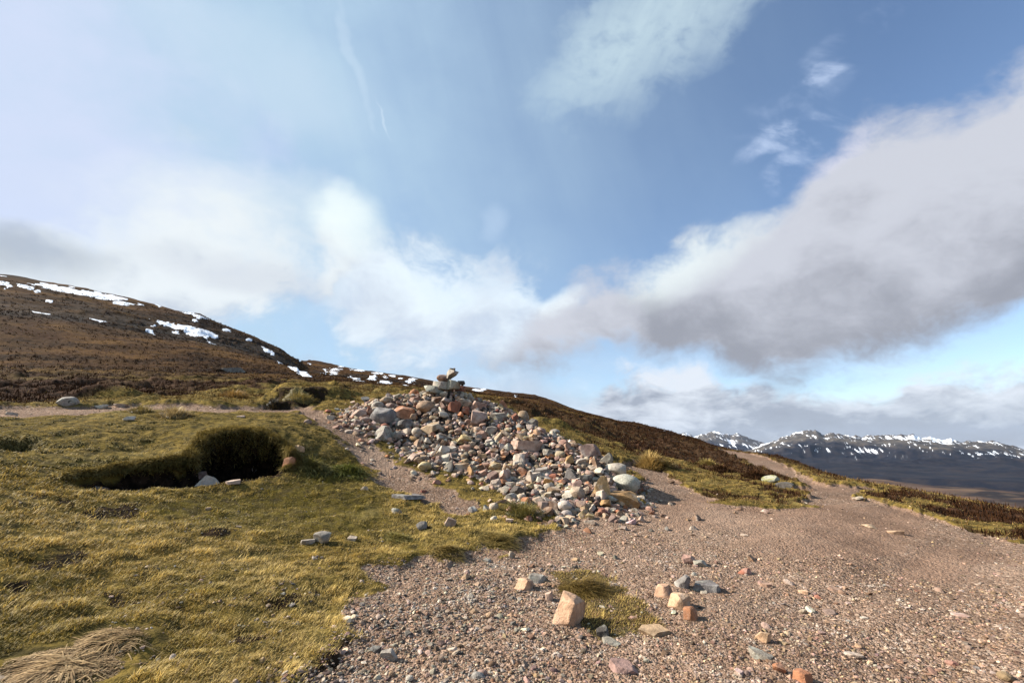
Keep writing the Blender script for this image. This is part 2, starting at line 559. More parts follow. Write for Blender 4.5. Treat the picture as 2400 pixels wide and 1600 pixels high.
# regions of the ground, outlined where they lie
PATH = ground_poly([(560, 1760), (640, 1640), (740, 1560), (815, 1490), (850, 1400), (880, 1345), (990, 1318), (1150, 1288), (1255, 1262), (1285, 1228), (1380, 1200), (1500, 1180), (1500, 1120), (1440, 1085), (1490, 1082),
                    (1560, 1112), (1640, 1158), (1700, 1184), (1830, 1197), (1893, 1190), (1878, 1165), (1866, 1142), (1830, 1120), (1770, 1098), (1700, 1066), (1672, 1052), (1745, 1054), (1800, 1074), (1860, 1100), (1930, 1135),
                    (2010, 1148), (2090, 1154), (2140, 1159), (2060, 1161), (1995, 1166), (2130, 1200), (2250, 1238), (2420, 1282), (2700, 1345), (2900, 1500), (2900, 2000), (1400, 2600), (560, 2300)])
TRACK = ground_poly([(680, 972), (740, 968), (800, 985), (850, 1022), (905, 1065), (965, 1105), (1060, 1150), (1130, 1195), (1060, 1210), (980, 1165), (905, 1145), (860, 1095), (800, 1045), (740, 1003)])
BACKPATH = ground_poly([(-250, 972), (-50, 966), (150, 958), (300, 954), (420, 957), (520, 960), (640, 957), (760, 958), (770, 974), (640, 973), (520, 972), (420, 970), (300, 972), (150, 982), (-50, 992), (-250, 1000)])
ISLE = ground_poly([(1862, 1088), (1925, 1092), (2000, 1112), (2012, 1140), (1950, 1142), (1885, 1118)])
HEATH_R = ground_poly([(1420, 1040), (1560, 1034), (1680, 1054), (1765, 1088), (1850, 1122), (1858, 1140), (1770, 1128), (1665, 1108), (1560, 1084), (1480, 1066)])
HEATH_F = ground_poly([(2140, 1168), (2250, 1186), (2400, 1212), (2500, 1230), (2500, 1268), (2400, 1248), (2250, 1218), (2150, 1192)])
HEATH_B = ground_poly([(1130, 955), (1240, 985), (1330, 1012), (1440, 1036), (1560, 1040), (1690, 1058), (1690, 1050), (1600, 1030), (1480, 1005), (1350, 975), (1200, 940)])
HEATH_L = ground_poly([(-400, 955), (0, 952), (180, 950), (330, 938), (480, 938), (520, 925), (640, 912), (640, 902), (300, 900), (-400, 890)])
LAWN_PEAT = ground_poly([(230, 1190), (420, 1178), (640, 1152), (760, 1150), (700, 1185), (520, 1200), (360, 1215), (250, 1215)])
BARE = [ground_poly(p) for p in ([(60, 1335), (180, 1300), (230, 1310), (190, 1345), (90, 1365)], [(0, 1385), (70, 1375), (60, 1420), (0, 1440)], [(225, 1405), (310, 1385), (300, 1410), (235, 1420)],
                                 [(470, 1260), (560, 1245), (540, 1268), (480, 1275)], [(490, 1530), (560, 1490), (640, 1500), (590, 1530), (520, 1545)], [(690, 1600), (760, 1520), (830, 1500), (800, 1570)],
                                 [(170, 1200), (330, 1188), (340, 1212), (200, 1225)], [(600, 1420), (680, 1400), (740, 1395), (700, 1430), (630, 1440)])]
MOSSY = ground_poly([(1290, 1345), (1400, 1330), (1500, 1400), (1560, 1450), (1500, 1480), (1420, 1480), (1350, 1460), (1340, 1390)])

# the peat hollow: where the bank is undercut
HOLLOW = ground_poly([(455, 1138), (560, 1130), (640, 1118), (672, 1085), (650, 1050), (610, 1030), (545, 1027), (490, 1040), (462, 1080)])
BANKCUT = ground_poly([(195, 1155), (330, 1152), (470, 1142), (520, 1130), (500, 1092), (400, 1102), (300, 1112), (205, 1128)])
HOLLOW2 = ground_poly([(-60, 1062), (40, 1064), (88, 1058), (95, 1042), (60, 1034), (-60, 1040)])
HAG = ground_poly([(630, 958), (660, 962), (720, 957), (770, 952), (760, 945), (700, 946), (640, 945)])

xs = np.outer(np.sin(AZ), RR)
ys = np.outer(np.cos(AZ), RR)
Z = smooth_z(xs.ravel(), ys.ravel()).reshape(NA, NR)
X, Y = xs.copy(), ys.copy()
RG = np.broadcast_to(RR[None, :], (NA, NR))


def region(poly, soft, jit, jscale, seed, rmax=80.0):
    m = np.zeros((NA, NR))
    k = RG < rmax
    x, y = X[k], Y[k]
    j = fbm(x / jscale, y / jscale, 4, seed) * jit * (1 + np.hypot(x, y) * 0.04)
    m[k] = sstep(poly_sd(x, y, poly) + j, -soft, soft)
    return m


near = RG < 90.0
gravel = region(PATH, 0.13, 0.42, 0.55, 21)
gravel = np.maximum(gravel, region(TRACK, 0.20, 0.30, 0.5, 22) * 0.92)
gravel = np.maximum(gravel, region(BACKPATH, 0.25, 0.5, 0.9, 23) * 0.8)
gravel *= 1 - region(ISLE, 0.2, 0.3, 0.6, 24)
moss = region(MOSSY, 0.08, 0.14, 0.25, 25) * gravel
bare = np.zeros((NA, NR))
for i, p in enumerate(BARE):
    bare = np.maximum(bare, region(p, 0.06, 0.12, 0.18, 30 + i, 12))
kk_ = RG < 10
spots = np.zeros((NA, NR))
spots[kk_] = sstep(fbm(X[kk_] / 0.7, Y[kk_] / 0.7, 5, 38, 0.6), 0.34, 0.46) * 0.9
bare = np.maximum(bare, spots * (1 - gravel))
lawn_peat = region(LAWN_PEAT, 0.25, 0.3, 0.4, 41, 14)
hollow = region(HOLLOW, 0.07, 0.10, 0.30, 42, 16)
bankcut = region(BANKCUT, 0.10, 0.16, 0.35, 48, 16)
hollow2 = region(HOLLOW2, 0.12, 0.12, 0.35, 43, 16)
hag = region(HAG, 0.12, 0.15, 0.4, 44, 30)
heather = np.maximum(region(HEATH_R, 0.4, 1.6, 1.6, 45), region(HEATH_F, 0.3, 1.2, 1.5, 46))
heather = np.maximum(heather, region(HEATH_L, 0.6, 2.0, 2.4, 47))
# beyond, heather and dry grass share the slope in streaks that run along it
px_v, py_v = to_pix(X, Y, Z)
along = X * 0.55 + Y * 0.83
across = X * 0.83 - Y * 0.55
n_h = 0.55 * fbm(along / 14.0, across / 6.0, 5, 51, 0.62) + 0.45 * fbm(along / 70.0, across / 22.0, 4, 52)
far_h = sstep(n_h, -0.16, 0.16) * sstep(RG, 17.0, 30.0)
right_far = sstep(np.arctan2(X, Y), R(3), R(20)) * sstep(RG, 12, 30)
heather = np.maximum(heather, far_h * (1 - right_far) + right_far * sstep(n_h, -0.55, 0.0) * sstep(RG, 20, 34))
heather = np.maximum(heather, region(HEATH_B, 0.5, 1.6, 1.8, 49, 90) * 0.9)
kv = RG < 40
verge = np.zeros((NA, NR))
verge[kv] = sstep(fbm(X[kv] / 1.1, Y[kv] / 1.1, 5, 54, 0.6), 0.02, 0.22) * sstep(np.arctan2(X[kv], Y[kv]), R(7), R(13)) * sstep(RG[kv], 8.0, 10.0)
heather = np.maximum(heather, verge * 0.95)
heather *= (1 - gravel)

# relief
zc_ = np.zeros((NA, NR))
k = near
x, y = X[k], Y[k]
grass = ((1 - gravel) * (1 - heather))[k]
bump = fbm(x / 0.9, y / 0.9, 4, 61) * 0.085 + fbm(x / 0.22, y / 0.22, 3, 62) * 0.035
peb = fbm(x / 1.3, y / 1.3, 3, 63) * 0.05 + fbm(x / 0.12, y / 0.12, 2, 64) * 0.012
hea = np.abs(fbm(x / 1.4, y / 1.4, 4, 65, 0.6)) * 0.42 * sstep(np.hypot(x, y), 9, 24) + fbm(x / 0.4, y / 0.4, 3, 66) * 0.10
wl = (x * 0.80 + y * 0.60)
wa_ = (x * 0.60 - y * 0.80)
worn_n = fbm(wl / 6.0, wa_ / 1.5, 4, 68)
peb = peb + fbm(wl / 5.0, wa_ / 0.7, 3, 69) * 0.045
zc_[k] = grass * (bump * (1 - 0.45 * lawn_peat[k]) + 0.05) + gravel[k] * peb + heather[k] * hea
# hummocks of the rough ground behind the lawn
hum = sstep(fbm(x / 2.3, y / 2.3, 3, 67), 0.02, 0.5) * 0.30 * sstep(np.hypot(x, y), 11.5, 15) * (1 - gravel[k]) * sstep(np.hypot(x, y), 70, 30) * sstep(np.arctan2(x, y), R(26), R(8))
zc_[k] += hum
# grass edges stand a little over the gravel
edge_lift = sstep(gravel, 0.85, 0.15) * sstep(RG, 9, 14) * 0.10 * sstep(RG, 60, 20)
zc_ += edge_lift
# far relief grows with distance; it stays under the skyline's own slope
azs_ = (wrap_az(np.arctan2(X, Y)) + math.pi) % (2 * math.pi) - math.pi
rc_ = np.interp(azs_, cr_az, cr_r)
fw = sstep(RG, 40, 110)
zc_ += fw * (fbm(X / 9, Y / 9, 4, 71, 0.5) * 0.45 + fbm(X / 40, Y / 40, 4, 72) * 2.2)
crag_c = ground_poly([(560, 800)])[0]
Z = Z + zc_
# crags under the near hill's right shoulder
cx_, cy_ = ground_poly([(600, 822)])[0]
dcr = np.hypot(X - cx_, Y - cy_)
ccx, ccy = cx_, cy_
crag = sstep(fbm(along / 16, across / 5, 5, 73, 0.65), -0.45, -0.02) * sstep(dcr, 62, 24) * sstep(RG, 90, 110)
Z -= crag * 0.8
bank_up = region(ground_poly([(190, 1080), (480, 1070), (640, 1030), (760, 1060), (800, 1030), (700, 985), (400, 1000), (190, 1030)]), 0.6, 0.1, 0.6, 80, 16)
Z = Z + bank_up * 0.05
# carve the hollows with a steep face
zs_floor = smooth_z(*[np.array([v]) for v in ground_poly([(470, 1140)])[0]])[0]
floor = np.minimum(Z, Z * 0 + zs_floor - 0.02 + fbm(X / 0.3, Y / 0.3, 3, 81) * 0.05)
depth_h = Z - floor
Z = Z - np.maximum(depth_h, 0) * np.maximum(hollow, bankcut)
base_dark = bankcut * sstep(Z - floor, 0.34, 0.10)  # peat kept to the bank foot, painting the undercut's shade darker
f2 = smooth_z(*[np.array([v]) for v in ground_poly([(30, 1066)])[0]])[0]
Z = Z - np.maximum(Z - f2 + 0.03, 0) * hollow2
f3 = smooth_z(*[np.array([v]) for v in ground_poly([(700, 958)])[0]])[0]
Z = Z + hag * -0.02
hagtop = region(ground_poly([(635, 950), (700, 952), (790, 948), (800, 935), (700, 932), (640, 935)]), 0.25, 0.3, 0.7, 82, 40)
Z = Z + hagtop * 0.38
hag = np.maximum(hag, hagtop * (1 - sstep(hagtop, 0.25, 0.75)) * sstep(hagtop, 0.05, 0.2))
peat = np.clip(np.maximum(np.maximum(np.maximum(hollow, base_dark), hollow2 * 0.9), np.maximum(hag * 0.7, lawn_peat * 0.35)), 0, 1)

# the undercut lip of the hollow: turf leans out over the dark floor
if True:
    hsd = np.full((NA, NR), -9.0)
    kk = RG < 16
    hsd[kk] = np.maximum(poly_sd(X[kk], Y[kk], HOLLOW), poly_sd(X[kk], Y[kk], BANKCUT))
    hsd_cave = np.full((NA, NR), -9.0)
    hsd_cave[kk] = poly_sd(X[kk], Y[kk], HOLLOW)
    top_h = np.clip((Z - zs_floor) / 0.5, 0, 1.3)
    lip = sstep(hsd, -0.75, -0.02) * sstep(top_h, 0.25, 1.0) * (RG > 7.6) * 0.38
    RGn = RG - lip
    X, Y = np.sin(AZ)[:, None] * RGn, np.cos(AZ)[:, None] * RGn

AZW = AZ                                   # increasing from -56 degrees


def ground_z(x, y):
    x, y = np.atleast_1d(np.asarray(x, float)), np.atleast_1d(np.asarray(y, float))
    r = np.hypot(x, y)
    a = wrap_az(np.arctan2(x, y))
    i = np.clip(np.searchsorted(AZW, a) - 1, 0, NA - 2)
    fx = np.clip((a - AZW[i]) / (AZW[i + 1] - AZW[i]), 0, 1)
    j = np.clip(np.searchsorted(RR, r) - 1, 0, NR - 2)
    fy = np.clip((r - RR[j]) / (RR[j + 1] - RR[j]), 0, 1)
    return (Z[i, j] * (1 - fx) + Z[i + 1, j] * fx) * (1 - fy) + (Z[i, j + 1] * (1 - fx) + Z[i + 1, j + 1] * fx) * fy


def ground_mask(m, x, y):
    r = np.hypot(x, y)
    a = wrap_az(np.arctan2(x, y))
    i = np.clip(np.searchsorted(AZW, a), 0, NA - 1)
    j = np.clip(np.searchsorted(RR, r), 0, NR - 1)
    return m[i, j]


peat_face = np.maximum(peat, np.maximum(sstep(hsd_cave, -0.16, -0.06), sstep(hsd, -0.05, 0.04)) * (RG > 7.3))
# dryness of the grass: patches of straw among olive green
dry = np.clip(0.5 + 0.9 * fbm(X / 1.6, Y / 1.6, 4, 91) + 0.35 * fbm(X / 0.35, Y / 0.35, 3, 92), 0, 1)
dry = np.clip(dry + 0.16 + 0.45 * sstep(RG, 9, 14) - 0.55 * lawn_peat - 0.30 * region(ground_poly([(440, 1150), (760, 1130), (900, 1170), (900, 1260), (620, 1270), (440, 1230)]), 0.4, 0.4, 0.6, 93, 14), 0, 1)
green_slope = region(ground_poly([(690, 1080), (800, 1060), (880, 1110), (830, 1140), (700, 1140)]), 0.3, 0.2, 0.4, 94, 14)
dry = np.clip(dry - 0.4 * green_slope, 0, 1)
ids = np.arange(NA * NR).reshape(NA, NR)
nxt = np.roll(ids, -1, axis=0)
quads = np.stack([ids[:, :-1], ids[:, 1:], nxt[:, 1:], nxt[:, :-1]], -1).reshape(-1, 4)
gv = np.stack([X, Y, Z], -1).reshape(-1, 3)
gv = np.vstack([gv, [[0, 0, float(Z[:, 0].mean())]]])
fan = np.stack([np.full(NA, NA * NR), ids[:, 0], nxt[:, 0]], -1)
track_m = region(TRACK, 0.25, 0.4, 0.5, 22)
peat_b = np.clip(np.maximum(np.maximum(peat, bare * 0.75), track_m * 0.36), 0, 1)
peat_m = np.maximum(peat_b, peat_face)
gm = np.stack([gravel, heather, peat_m, dry], -1).reshape(-1, 4)
gm = np.vstack([gm, [[0.8, 0, 0, 0.5]]])
worn = np.zeros((NA, NR))
worn[near] = sstep(worn_n, -0.12, 0.28) * sstep(np.arctan2(X[near], Y[near]), R(-2), R(14))
gm2 = np.stack([moss, crag, worn, sstep(RG, 20, 60)], -1).reshape(-1, 4)
gm2 = np.vstack([gm2, [[0, 0, 0, 0]]])
ground = make_mesh('ground', gv, [quads, fan], None, gm, True, True, 'mask')
a2 = ground.data.color_attributes.new('mask2', 'FLOAT_COLOR', 'POINT')
a2.data.foreach_set('color', np.ascontiguousarray(gm2, np.float32).ravel())
tag(ground, kind='structure')

# ------------------------------------------------------------------ materials
def new_mat(name, rough=0.9, spec=0.2):
    m = bpy.data.materials.new(name)
    m.use_nodes = True
    t = m.node_tree
    b = t.nodes['Principled BSDF']
    b.inputs['Roughness'].default_value = rough
    b.inputs['Specular IOR Level'].default_value = spec
    return m, t, b


def obj_coord(t):
    n = t.nodes.new('ShaderNodeTexCoord')
    return E(t, n.outputs['Object'])


def attr(t, name):
    n = t.nodes.new('ShaderNodeAttribute')
    n.attribute_name = name
    s = t.nodes.new('ShaderNodeSeparateColor')
    t.links.new(n.outputs['Color'], s.inputs[0])
    return [E(t, s.outputs[i]) for i in range(3)] + [E(t, n.outputs['Alpha']), E(t, n.outputs['Color'])]


def voronoi(t, vec, scale, feature='F1', rnd=1.0):
    n = t.nodes.new('ShaderNodeTexVoronoi')
    n.feature = feature
    n.inputs['Scale'].default_value = scale
    n.inputs['Randomness'].default_value = rnd
    t.links.new(vec.s, n.inputs['Vector'])
    return E(t, n.outputs['Distance']), (E(t, n.outputs['Color']) if feature == 'F1' else None)


def ramp(t, fac, stops):
    n = t.nodes.new('ShaderNodeValToRGB')
    el = n.color_ramp.elements
    el[0].position, el[0].color = stops[0][0], (*stops[0][1], 1)
    el[1].position, el[1].color = stops[-1][0], (*stops[-1][1], 1)
    for p, c in stops[1:-1]:
        e = el.new(p)
        e.color = (*c, 1)
    t.links.new(fac.s, n.inputs[0])
    return E(t, n.outputs[0])


def bump(t, b, h, dist, strength=1.0):
    n = t.nodes.new('ShaderNodeBump')
    n.inputs['Strength'].default_value = strength
    n.inputs['Distance'].default_value = dist
    t.links.new(h.s, n.inputs['Height'])
    t.links.new(n.outputs[0], b.inputs['Normal'])


def red(t, c):
    s = t.nodes.new('ShaderNodeSeparateColor')
    t.links.new(c.s, s.inputs[0])
    return [E(t, s.outputs[i]) for i in range(3)]


def ground_material():
    m, t, b = new_mat('moorland_ground', 1.0, 0.03)
    co = obj_coord(t)
    g, h, p, dr, _ = attr(t, 'mask')
    mo, crg, wrn, far, _ = attr(t, 'mask2')
    n1 = noise(t, co, 0.9, 6, 0.6)
    n2 = noise(t, co, 7.0, 5, 0.65)
    n3 = noise(t, co, 45.0, 3, 0.6)
    n4 = noise(t, co, 0.16, 6, 0.65)
    # gravel: two sizes of chips over brown grit
    d1, c1 = voronoi(t, co, 34.0)
    d2, c2 = voronoi(t, co, 85.0)
    r1, r2, _x = red(t, c1)
    q1, q2, _x = red(t, c2)
    chip = ramp(t, r1, [(0.0, (0.0866, 0.0544, 0.0366)), (0.3, (0.2038, 0.1335, 0.0944)), (0.55, (0.3058, 0.2027, 0.1445)), (0.8, (0.2497, 0.1879, 0.1445)), (0.92, (0.3669, 0.2225, 0.1493)), (1.0, (0.4892, 0.3807, 0.2890))])
    grit = ramp(t, q1, [(0.0, (0.0764, 0.0465, 0.0299)), (0.5, (0.1936, 0.1236, 0.0848)), (1.0, (0.3465, 0.2423, 0.1734))])
    gcol = mixc(t, r2.smooth(0.45, 0.75), grit, chip)
    soil = mixc(t, n3.smooth(0.35, 0.65), (0.1761, 0.1037, 0.0678), (0.2935, 0.1898, 0.1332))
    gcol = mixc(t, (wrn * 0.95 + (n1 - 0.5) * 0.9).smooth(0.25, 0.75) * 0.72, gcol, soil)
    gcol = mixc(t, n1.smooth(0.46, 0.62) * 0.40, gcol, (0.1274, 0.0771, 0.0511))
    gcol = mixc(t, n4.smooth(0.5, 0.62) * 0.40, gcol, (0.3414, 0.2423, 0.1782))
    # turf soil under the blades
    dryc = mixc(t, dr, (0.098, 0.072, 0.014), (0.215, 0.145, 0.038))
    tcol = mixc(t, n2.smooth(0.35, 0.65), dryc, (0.055, 0.042, 0.016))
    tcol = mixc(t, n1.smooth(0.52, 0.7) * 0.55, tcol, (0.20, 0.155, 0.055))
    tcol_far = mixc(t, n2.smooth(0.35, 0.7), (0.150, 0.076, 0.022), (0.042, 0.019, 0.007))
    tcol_far = mixc(t, n4.smooth(0.40, 0.6), tcol_far, (0.046, 0.020, 0.008))
    tcol = mixc(t, far, tcol, tcol_far)
    hcol = mixc(t, n2.smooth(0.38, 0.66), (0.020, 0.011, 0.007), (0.072, 0.036, 0.020))
    hcol = mixc(t, n4.smooth(0.44, 0.60), hcol, (0.060, 0.034, 0.018))
    hfar = mixc(t, n1.smooth(0.35, 0.65), (0.008, 0.0042, 0.0024), (0.036, 0.0165, 0.0065))
    hfar = mixc(t, n4.smooth(0.50, 0.66) * 0.7, hfar, (0.078, 0.040, 0.013))
    hcol = mixc(t, far, hcol, hfar)
    pcol = mixc(t, n2.smooth(0.4, 0.65), (0.006, 0.0045, 0.003), (0.034, 0.020, 0.012))  # peat, taken near black so its colour deepens the hollow's shade
    c = mixc(t, h, tcol, hcol)
    c = mixc(t, (g + (n2 - 0.5) * 0.5).smooth(0.35, 0.65), c, gcol)
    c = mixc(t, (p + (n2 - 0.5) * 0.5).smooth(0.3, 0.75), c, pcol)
    c = mixc(t, (mo + (n2 - 0.5) * 0.7).smooth(0.35, 0.7) * 0.8, c, (0.045, 0.04, 0.010))
    rock = mixc(t, n1.smooth(0.35, 0.7), (0.008, 0.008, 0.008), (0.045, 0.040, 0.036))
    c = mixc(t, crg * 0.85, c, rock)
    t.links.new(c.s, b.inputs['Base Color'])
    gh = (1.0 - d1) * 0.5 + (1.0 - d2) * 0.25
    hh = (n2 * 0.9 + n3 * 0.4)
    mixh = t.nodes.new('ShaderNodeMix')
    t.links.new(g.s, mixh.inputs[0])
    t.links.new(hh.s, mixh.inputs[2])
    t.links.new(gh.s, mixh.inputs[3])
    hb = E(t, mixh.outputs[0]) + far * n1 * 4.0
    bump(t, b, hb, 0.035, 1.0)
    return m


ground.data.materials.append(ground_material())


def blade_material(name, rough=0.65, trans=0.25):
    m, t, b = new_mat(name, rough, 0.25)
    _, _, _, _, c = attr(t, 'col')
    t.links.new(c.s, b.inputs['Base Color'])
    tr = t.nodes.new('ShaderNodeBsdfTranslucent')
    t.links.new(c.s, tr.inputs[0])
    mx = t.nodes.new('ShaderNodeMixShader')
    mx.inputs[0].default_value = trans
    t.links.new(b.outputs[0], mx.inputs[1])
    t.links.new(tr.outputs[0], mx.inputs[2])
    t.links.new(mx.outputs[0], t.nodes['Material Output'].inputs[0])
    return m


def stone_material(name, per_object=True):
    m, t, b = new_mat(name, 0.85, 0.25)
    co = obj_coord(t)
    if per_object:
        n = t.nodes.new('ShaderNodeObjectInfo')
        base = E(t, n.outputs['Color'])
        rnd = E(t, n.outputs['Random'])
        co = combine(t, 0, 0, 0) if False else co
        add = t.nodes.new('ShaderNodeVectorMath')
        add.operation = 'ADD'
        t.links.new(co.s, add.inputs[0])
        off = combine(t, rnd * 37.0, rnd * 91.0, rnd * 13.0)
        t.links.new(off.s, add.inputs[1])
        co = E(t, add.outputs[0])
        lich = E(t, n.outputs['Alpha'])
    else:
        base = attr(t, 'col')[4]
        lich = None
    n1 = noise(t, co, 9.0, 5, 0.65)
    n2 = noise(t, co, 38.0, 4, 0.7)
    n3 = noise(t, co, 4.0, 4, 0.6)
    dark = mixc(t, 1.0, base, (0.42, 0.40, 0.38), 'MULTIPLY')
    pale = mixc(t, 0.45, base, (0.62, 0.58, 0.50))
    c = mixc(t, n1.smooth(0.36, 0.70) * 0.8, base, dark)
    c = mixc(t, n3.smooth(0.50, 0.68) * 0.7, c, pale)
    c = mixc(t, n2.smooth(0.56, 0.70) * 0.55, c, dark)
    if lich is not None:
        # crustose lichen: pale grey-green blotches with dark spots between
        l1 = noise(t, co, 6.5, 6, 0.7)
        lm = (l1 + lich * 0.30).smooth(0.60, 0.70) * lich.smooth(0.02, 0.3)
        c = mixc(t, lm * 0.85, c, mixc(t, n2.smooth(0.4, 0.6), (0.40, 0.385, 0.31), (0.24, 0.23, 0.185)))
        l2 = noise(t, co, 11.0, 4, 0.6, 0.5)
        c = mixc(t, (l2 + lich * 0.05).smooth(0.66, 0.70) * 0.85 * lich.smooth(0.02, 0.3), c, (0.035, 0.035, 0.03))
    t.links.new(c.s, b.inputs['Base Color'])
    bump(t, b, n1 * 0.9 + n2 * 0.5, 0.02, 0.8)
    return m


M_STONE = stone_material('lichened_stone')
M_RUBBLE = stone_material('rubble_stone', False)
M_BLADE = blade_material('grass_blades')
M_TWIG = blade_material('heather_twigs', 1.0, 0.05)
M_TWIG.node_tree.nodes['Principled BSDF'].inputs['Specular IOR Level'].default_value = 0.03

# ------------------------------------------------------------------ the far country: moor and mountains
def polar_sheet(name, az0, az1, na, rs, zfun, closed=False):
    az = np.linspace(az0, az1, na, endpoint=not closed)
    A, Rr = np.meshgrid(az, rs, indexing='ij')
    x, y = np.sin(A) * Rr, np.cos(A) * Rr
    z, colr = zfun(A, Rr, x, y)
    i = np.arange(na * len(rs)).reshape(na, len(rs))
    if closed:
        n = np.roll(i, -1, axis=0)
        q = np.stack([i[:, :-1], i[:, 1:], n[:, 1:], n[:, :-1]], -1).reshape(-1, 4)
    else:
        q = np.stack([i[:-1, :-1], i[:-1, 1:], i[1:, 1:], i[1:, :-1]], -1).reshape(-1, 4)
    o = make_mesh(name, np.stack([x, y, z], -1).reshape(-1, 3), [q], None, colr.reshape(-1, colr.shape[-1]), True, True, 'mask')
    tag(o, kind='structure')
    return o


def moor_z(A, Rr, x, y):
    return -172.0 + fbm(x / 700, y / 700, 5, 101) * 38 + fbm(x / 160, y / 160, 4, 102) * 7 + 50 * sstep(Rr, 2500, 4600)


def moor_f(A, Rr, x, y):
    z = moor_z(A, Rr, x, y)
    return z, np.stack([fbm(x / 260, y / 260, 5, 103, 0.6) * 1.3, fbm(x / 70, y / 70, 4, 104, 0.6) * 1.3, Rr * 0], -1) * 0.5 + 0.5


moor = polar_sheet('moorland', -math.pi, math.pi, 900, np.exp(np.linspace(math.log(330), math.log(9500), 170)), moor_f, True)

MT1 = np.array([(1640, 1060), (1700, 1058), (1752, 1055), (1780, 1044), (1815, 1032), (1840, 1022), (1872, 1012), (1893, 1006), (1915, 1010), (1932, 1017), (1950, 1014), (1975, 1018), (2010, 1021), (2050, 1020), (2080, 1018),
                (2130, 1019), (2180, 1025), (2220, 1030), (2260, 1033), (2300, 1034), (2335, 1034), (2360, 1040), (2380, 1049), (2400, 1052), (2440, 1060), (2520, 1050), (2620, 1040), (2800, 1060)], float)
MT2 = np.array([(1480, 1040), (1560, 1022), (1590, 1016), (1610, 1015), (1625, 1021), (1640, 1020), (1660, 1013), (1676, 1010), (1700, 1015), (1712, 1019), (1730, 1016), (1740, 1018), (1757, 1027), (1780, 1034), (1830, 1050), (1900, 1070)], float)


def mountain(name, prof, r_foot, r_crest, seed, relief):
    paz, pte = pix_dirs(prof[:, 0], prof[:, 1])
    def f(A, Rr, x, y):
        te_c_ = np.interp(A, paz, pte)
        zc = te_c_ * r_crest + EYE
        zf = -140.0
        wob = fbm(A * 16, A * 0 + Rr / 9000, 4, seed + 2) * 0.30
        t = np.clip((Rr - r_foot) / (r_crest - r_foot), 0, 1)
        tt = np.clip(t + wob * t * (1 - t) * 1.6, 0, 1)
        prof_ = tt ** 1.5
        qx, qy = fbm(x / 1500, y / 1500, 3, seed + 12) * 500, fbm(x / 1500, y / 1500, 3, seed + 13) * 500
        zj = (perlin(A * 90, A * 0, seed) * 0.16 + perlin(A * 260, A * 0, seed + 1) * 0.05) * relief * tt ** 9
        rid = 1 - np.abs(fbm((x + qx) / 1500, (y + qy) / 1500, 4, seed + 3, 0.5)) * 2.4
        rid2 = 1 - np.abs(fbm((x + qx) / 420, (y + qy) / 620, 3, seed + 4, 0.5)) * 2.2
        z = zf + (zc - zf) * prof_ + zj + (rid - 0.6) * relief * t * (1 - t) * 2.4 + (rid2 - 0.6) * relief * 0.28 * t * (1 - t) * 2.4
        z = np.where(Rr > r_crest, zc + zj - (Rr - r_crest) * 0.45, z)
        z = np.where(Rr < r_foot, zf - (r_foot - Rr) * 0.3, z)
        hgt = np.clip((z - zf) / (zc - zf + 1e-6), 0, 1.1)
        # snow lies in the gullies and in drifts below the crest
        sl = A + hgt * 0.035
        g1 = fbm(sl * 150, hgt * 3.0 + A * 20, 3, seed + 5, 0.6)
        g2 = fbm(sl * 400, hgt * 5.0, 3, seed + 6, 0.6)
        g3 = fbm(A * 34, hgt * 6.0, 4, seed + 7, 0.6)
        gul = (0.55 - rid) * 0.45 + (0.5 - rid2) * 0.40
        s = 0.60 * g1 + 0.75 * g2 + 0.80 * g3 + gul + (np.minimum(hgt, 0.9) - 0.66) * 0.55
        snow = sstep(s, 0.20, 0.28) * sstep(hgt + g3 * 0.2, 0.20, 0.42)
        col_ = np.stack([snow, hgt, 0.5 + 0.5 * fbm(x / 600, y / 600, 4, seed + 8)], -1)
        return z, col_
    rs = np.concatenate([np.linspace(r_foot - 300, r_crest, 190), np.linspace(r_crest, r_crest + 1200, 8)[1:]])
    return polar_sheet(name, float(paz[0]), float(paz[-1]), 1100, rs, f)


mt_near = mountain('mountain', MT1, 3000.0, 7600.0, 120, 190.0)
mt_far = mountain('mountain', MT2, 7600.0, 10400.0, 150, 170.0)
mt_far.name = 'mountain.001'


def moor_material():
    m, t, b = new_mat('heather_moor', 0.95, 0.05)
    n1, n2, _, _, _ = attr(t, 'mask')
    c = ramp(t, n1, [(0.0, (0.010, 0.009, 0.010)), (0.42, (0.022, 0.016, 0.014)), (0.58, (0.085, 0.050, 0.033)), (1.0, (0.17, 0.115, 0.065))])
    c = mixc(t, n2.smooth(0.45, 0.7) * 0.5, c, (0.11, 0.075, 0.045))
    t.links.new(c.s, b.inputs['Base Color'])
    return m


def mountain_material():
    m, t, b = new_mat('mountain_rock_and_snow', 0.9, 0.1)
    s, h, n, _, _ = attr(t, 'mask')
    co = obj_coord(t)
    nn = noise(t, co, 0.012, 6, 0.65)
    low_shade = mixc(t, nn.smooth(0.4, 0.65), (0.006, 0.007, 0.012), (0.022, 0.018, 0.019))  # near-black navy foot: cloud shadow and blue haze put into the colour
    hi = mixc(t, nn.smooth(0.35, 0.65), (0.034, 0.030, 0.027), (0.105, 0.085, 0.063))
    c = mixc(t, (h + (n - 0.5) * 0.5).smooth(0.42, 0.72), low_shade, hi)
    c = mixc(t, s, c, (0.86, 0.88, 0.92))
    t.links.new(c.s, b.inputs['Base Color'])
    return m


moor.data.materials.append(moor_material())
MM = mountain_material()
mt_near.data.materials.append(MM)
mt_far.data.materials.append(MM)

# ------------------------------------------------------------------ stones
def ico(level):
    bm = bmesh.new()
    bmesh.ops.create_icosphere(bm, subdivisions=level, radius=1.0)
    v = np.array([q.co[:] for q in bm.verts])
    f = np.array([[q.index for q in p.verts] for p in bm.faces])
    bm.free()
    return v, f


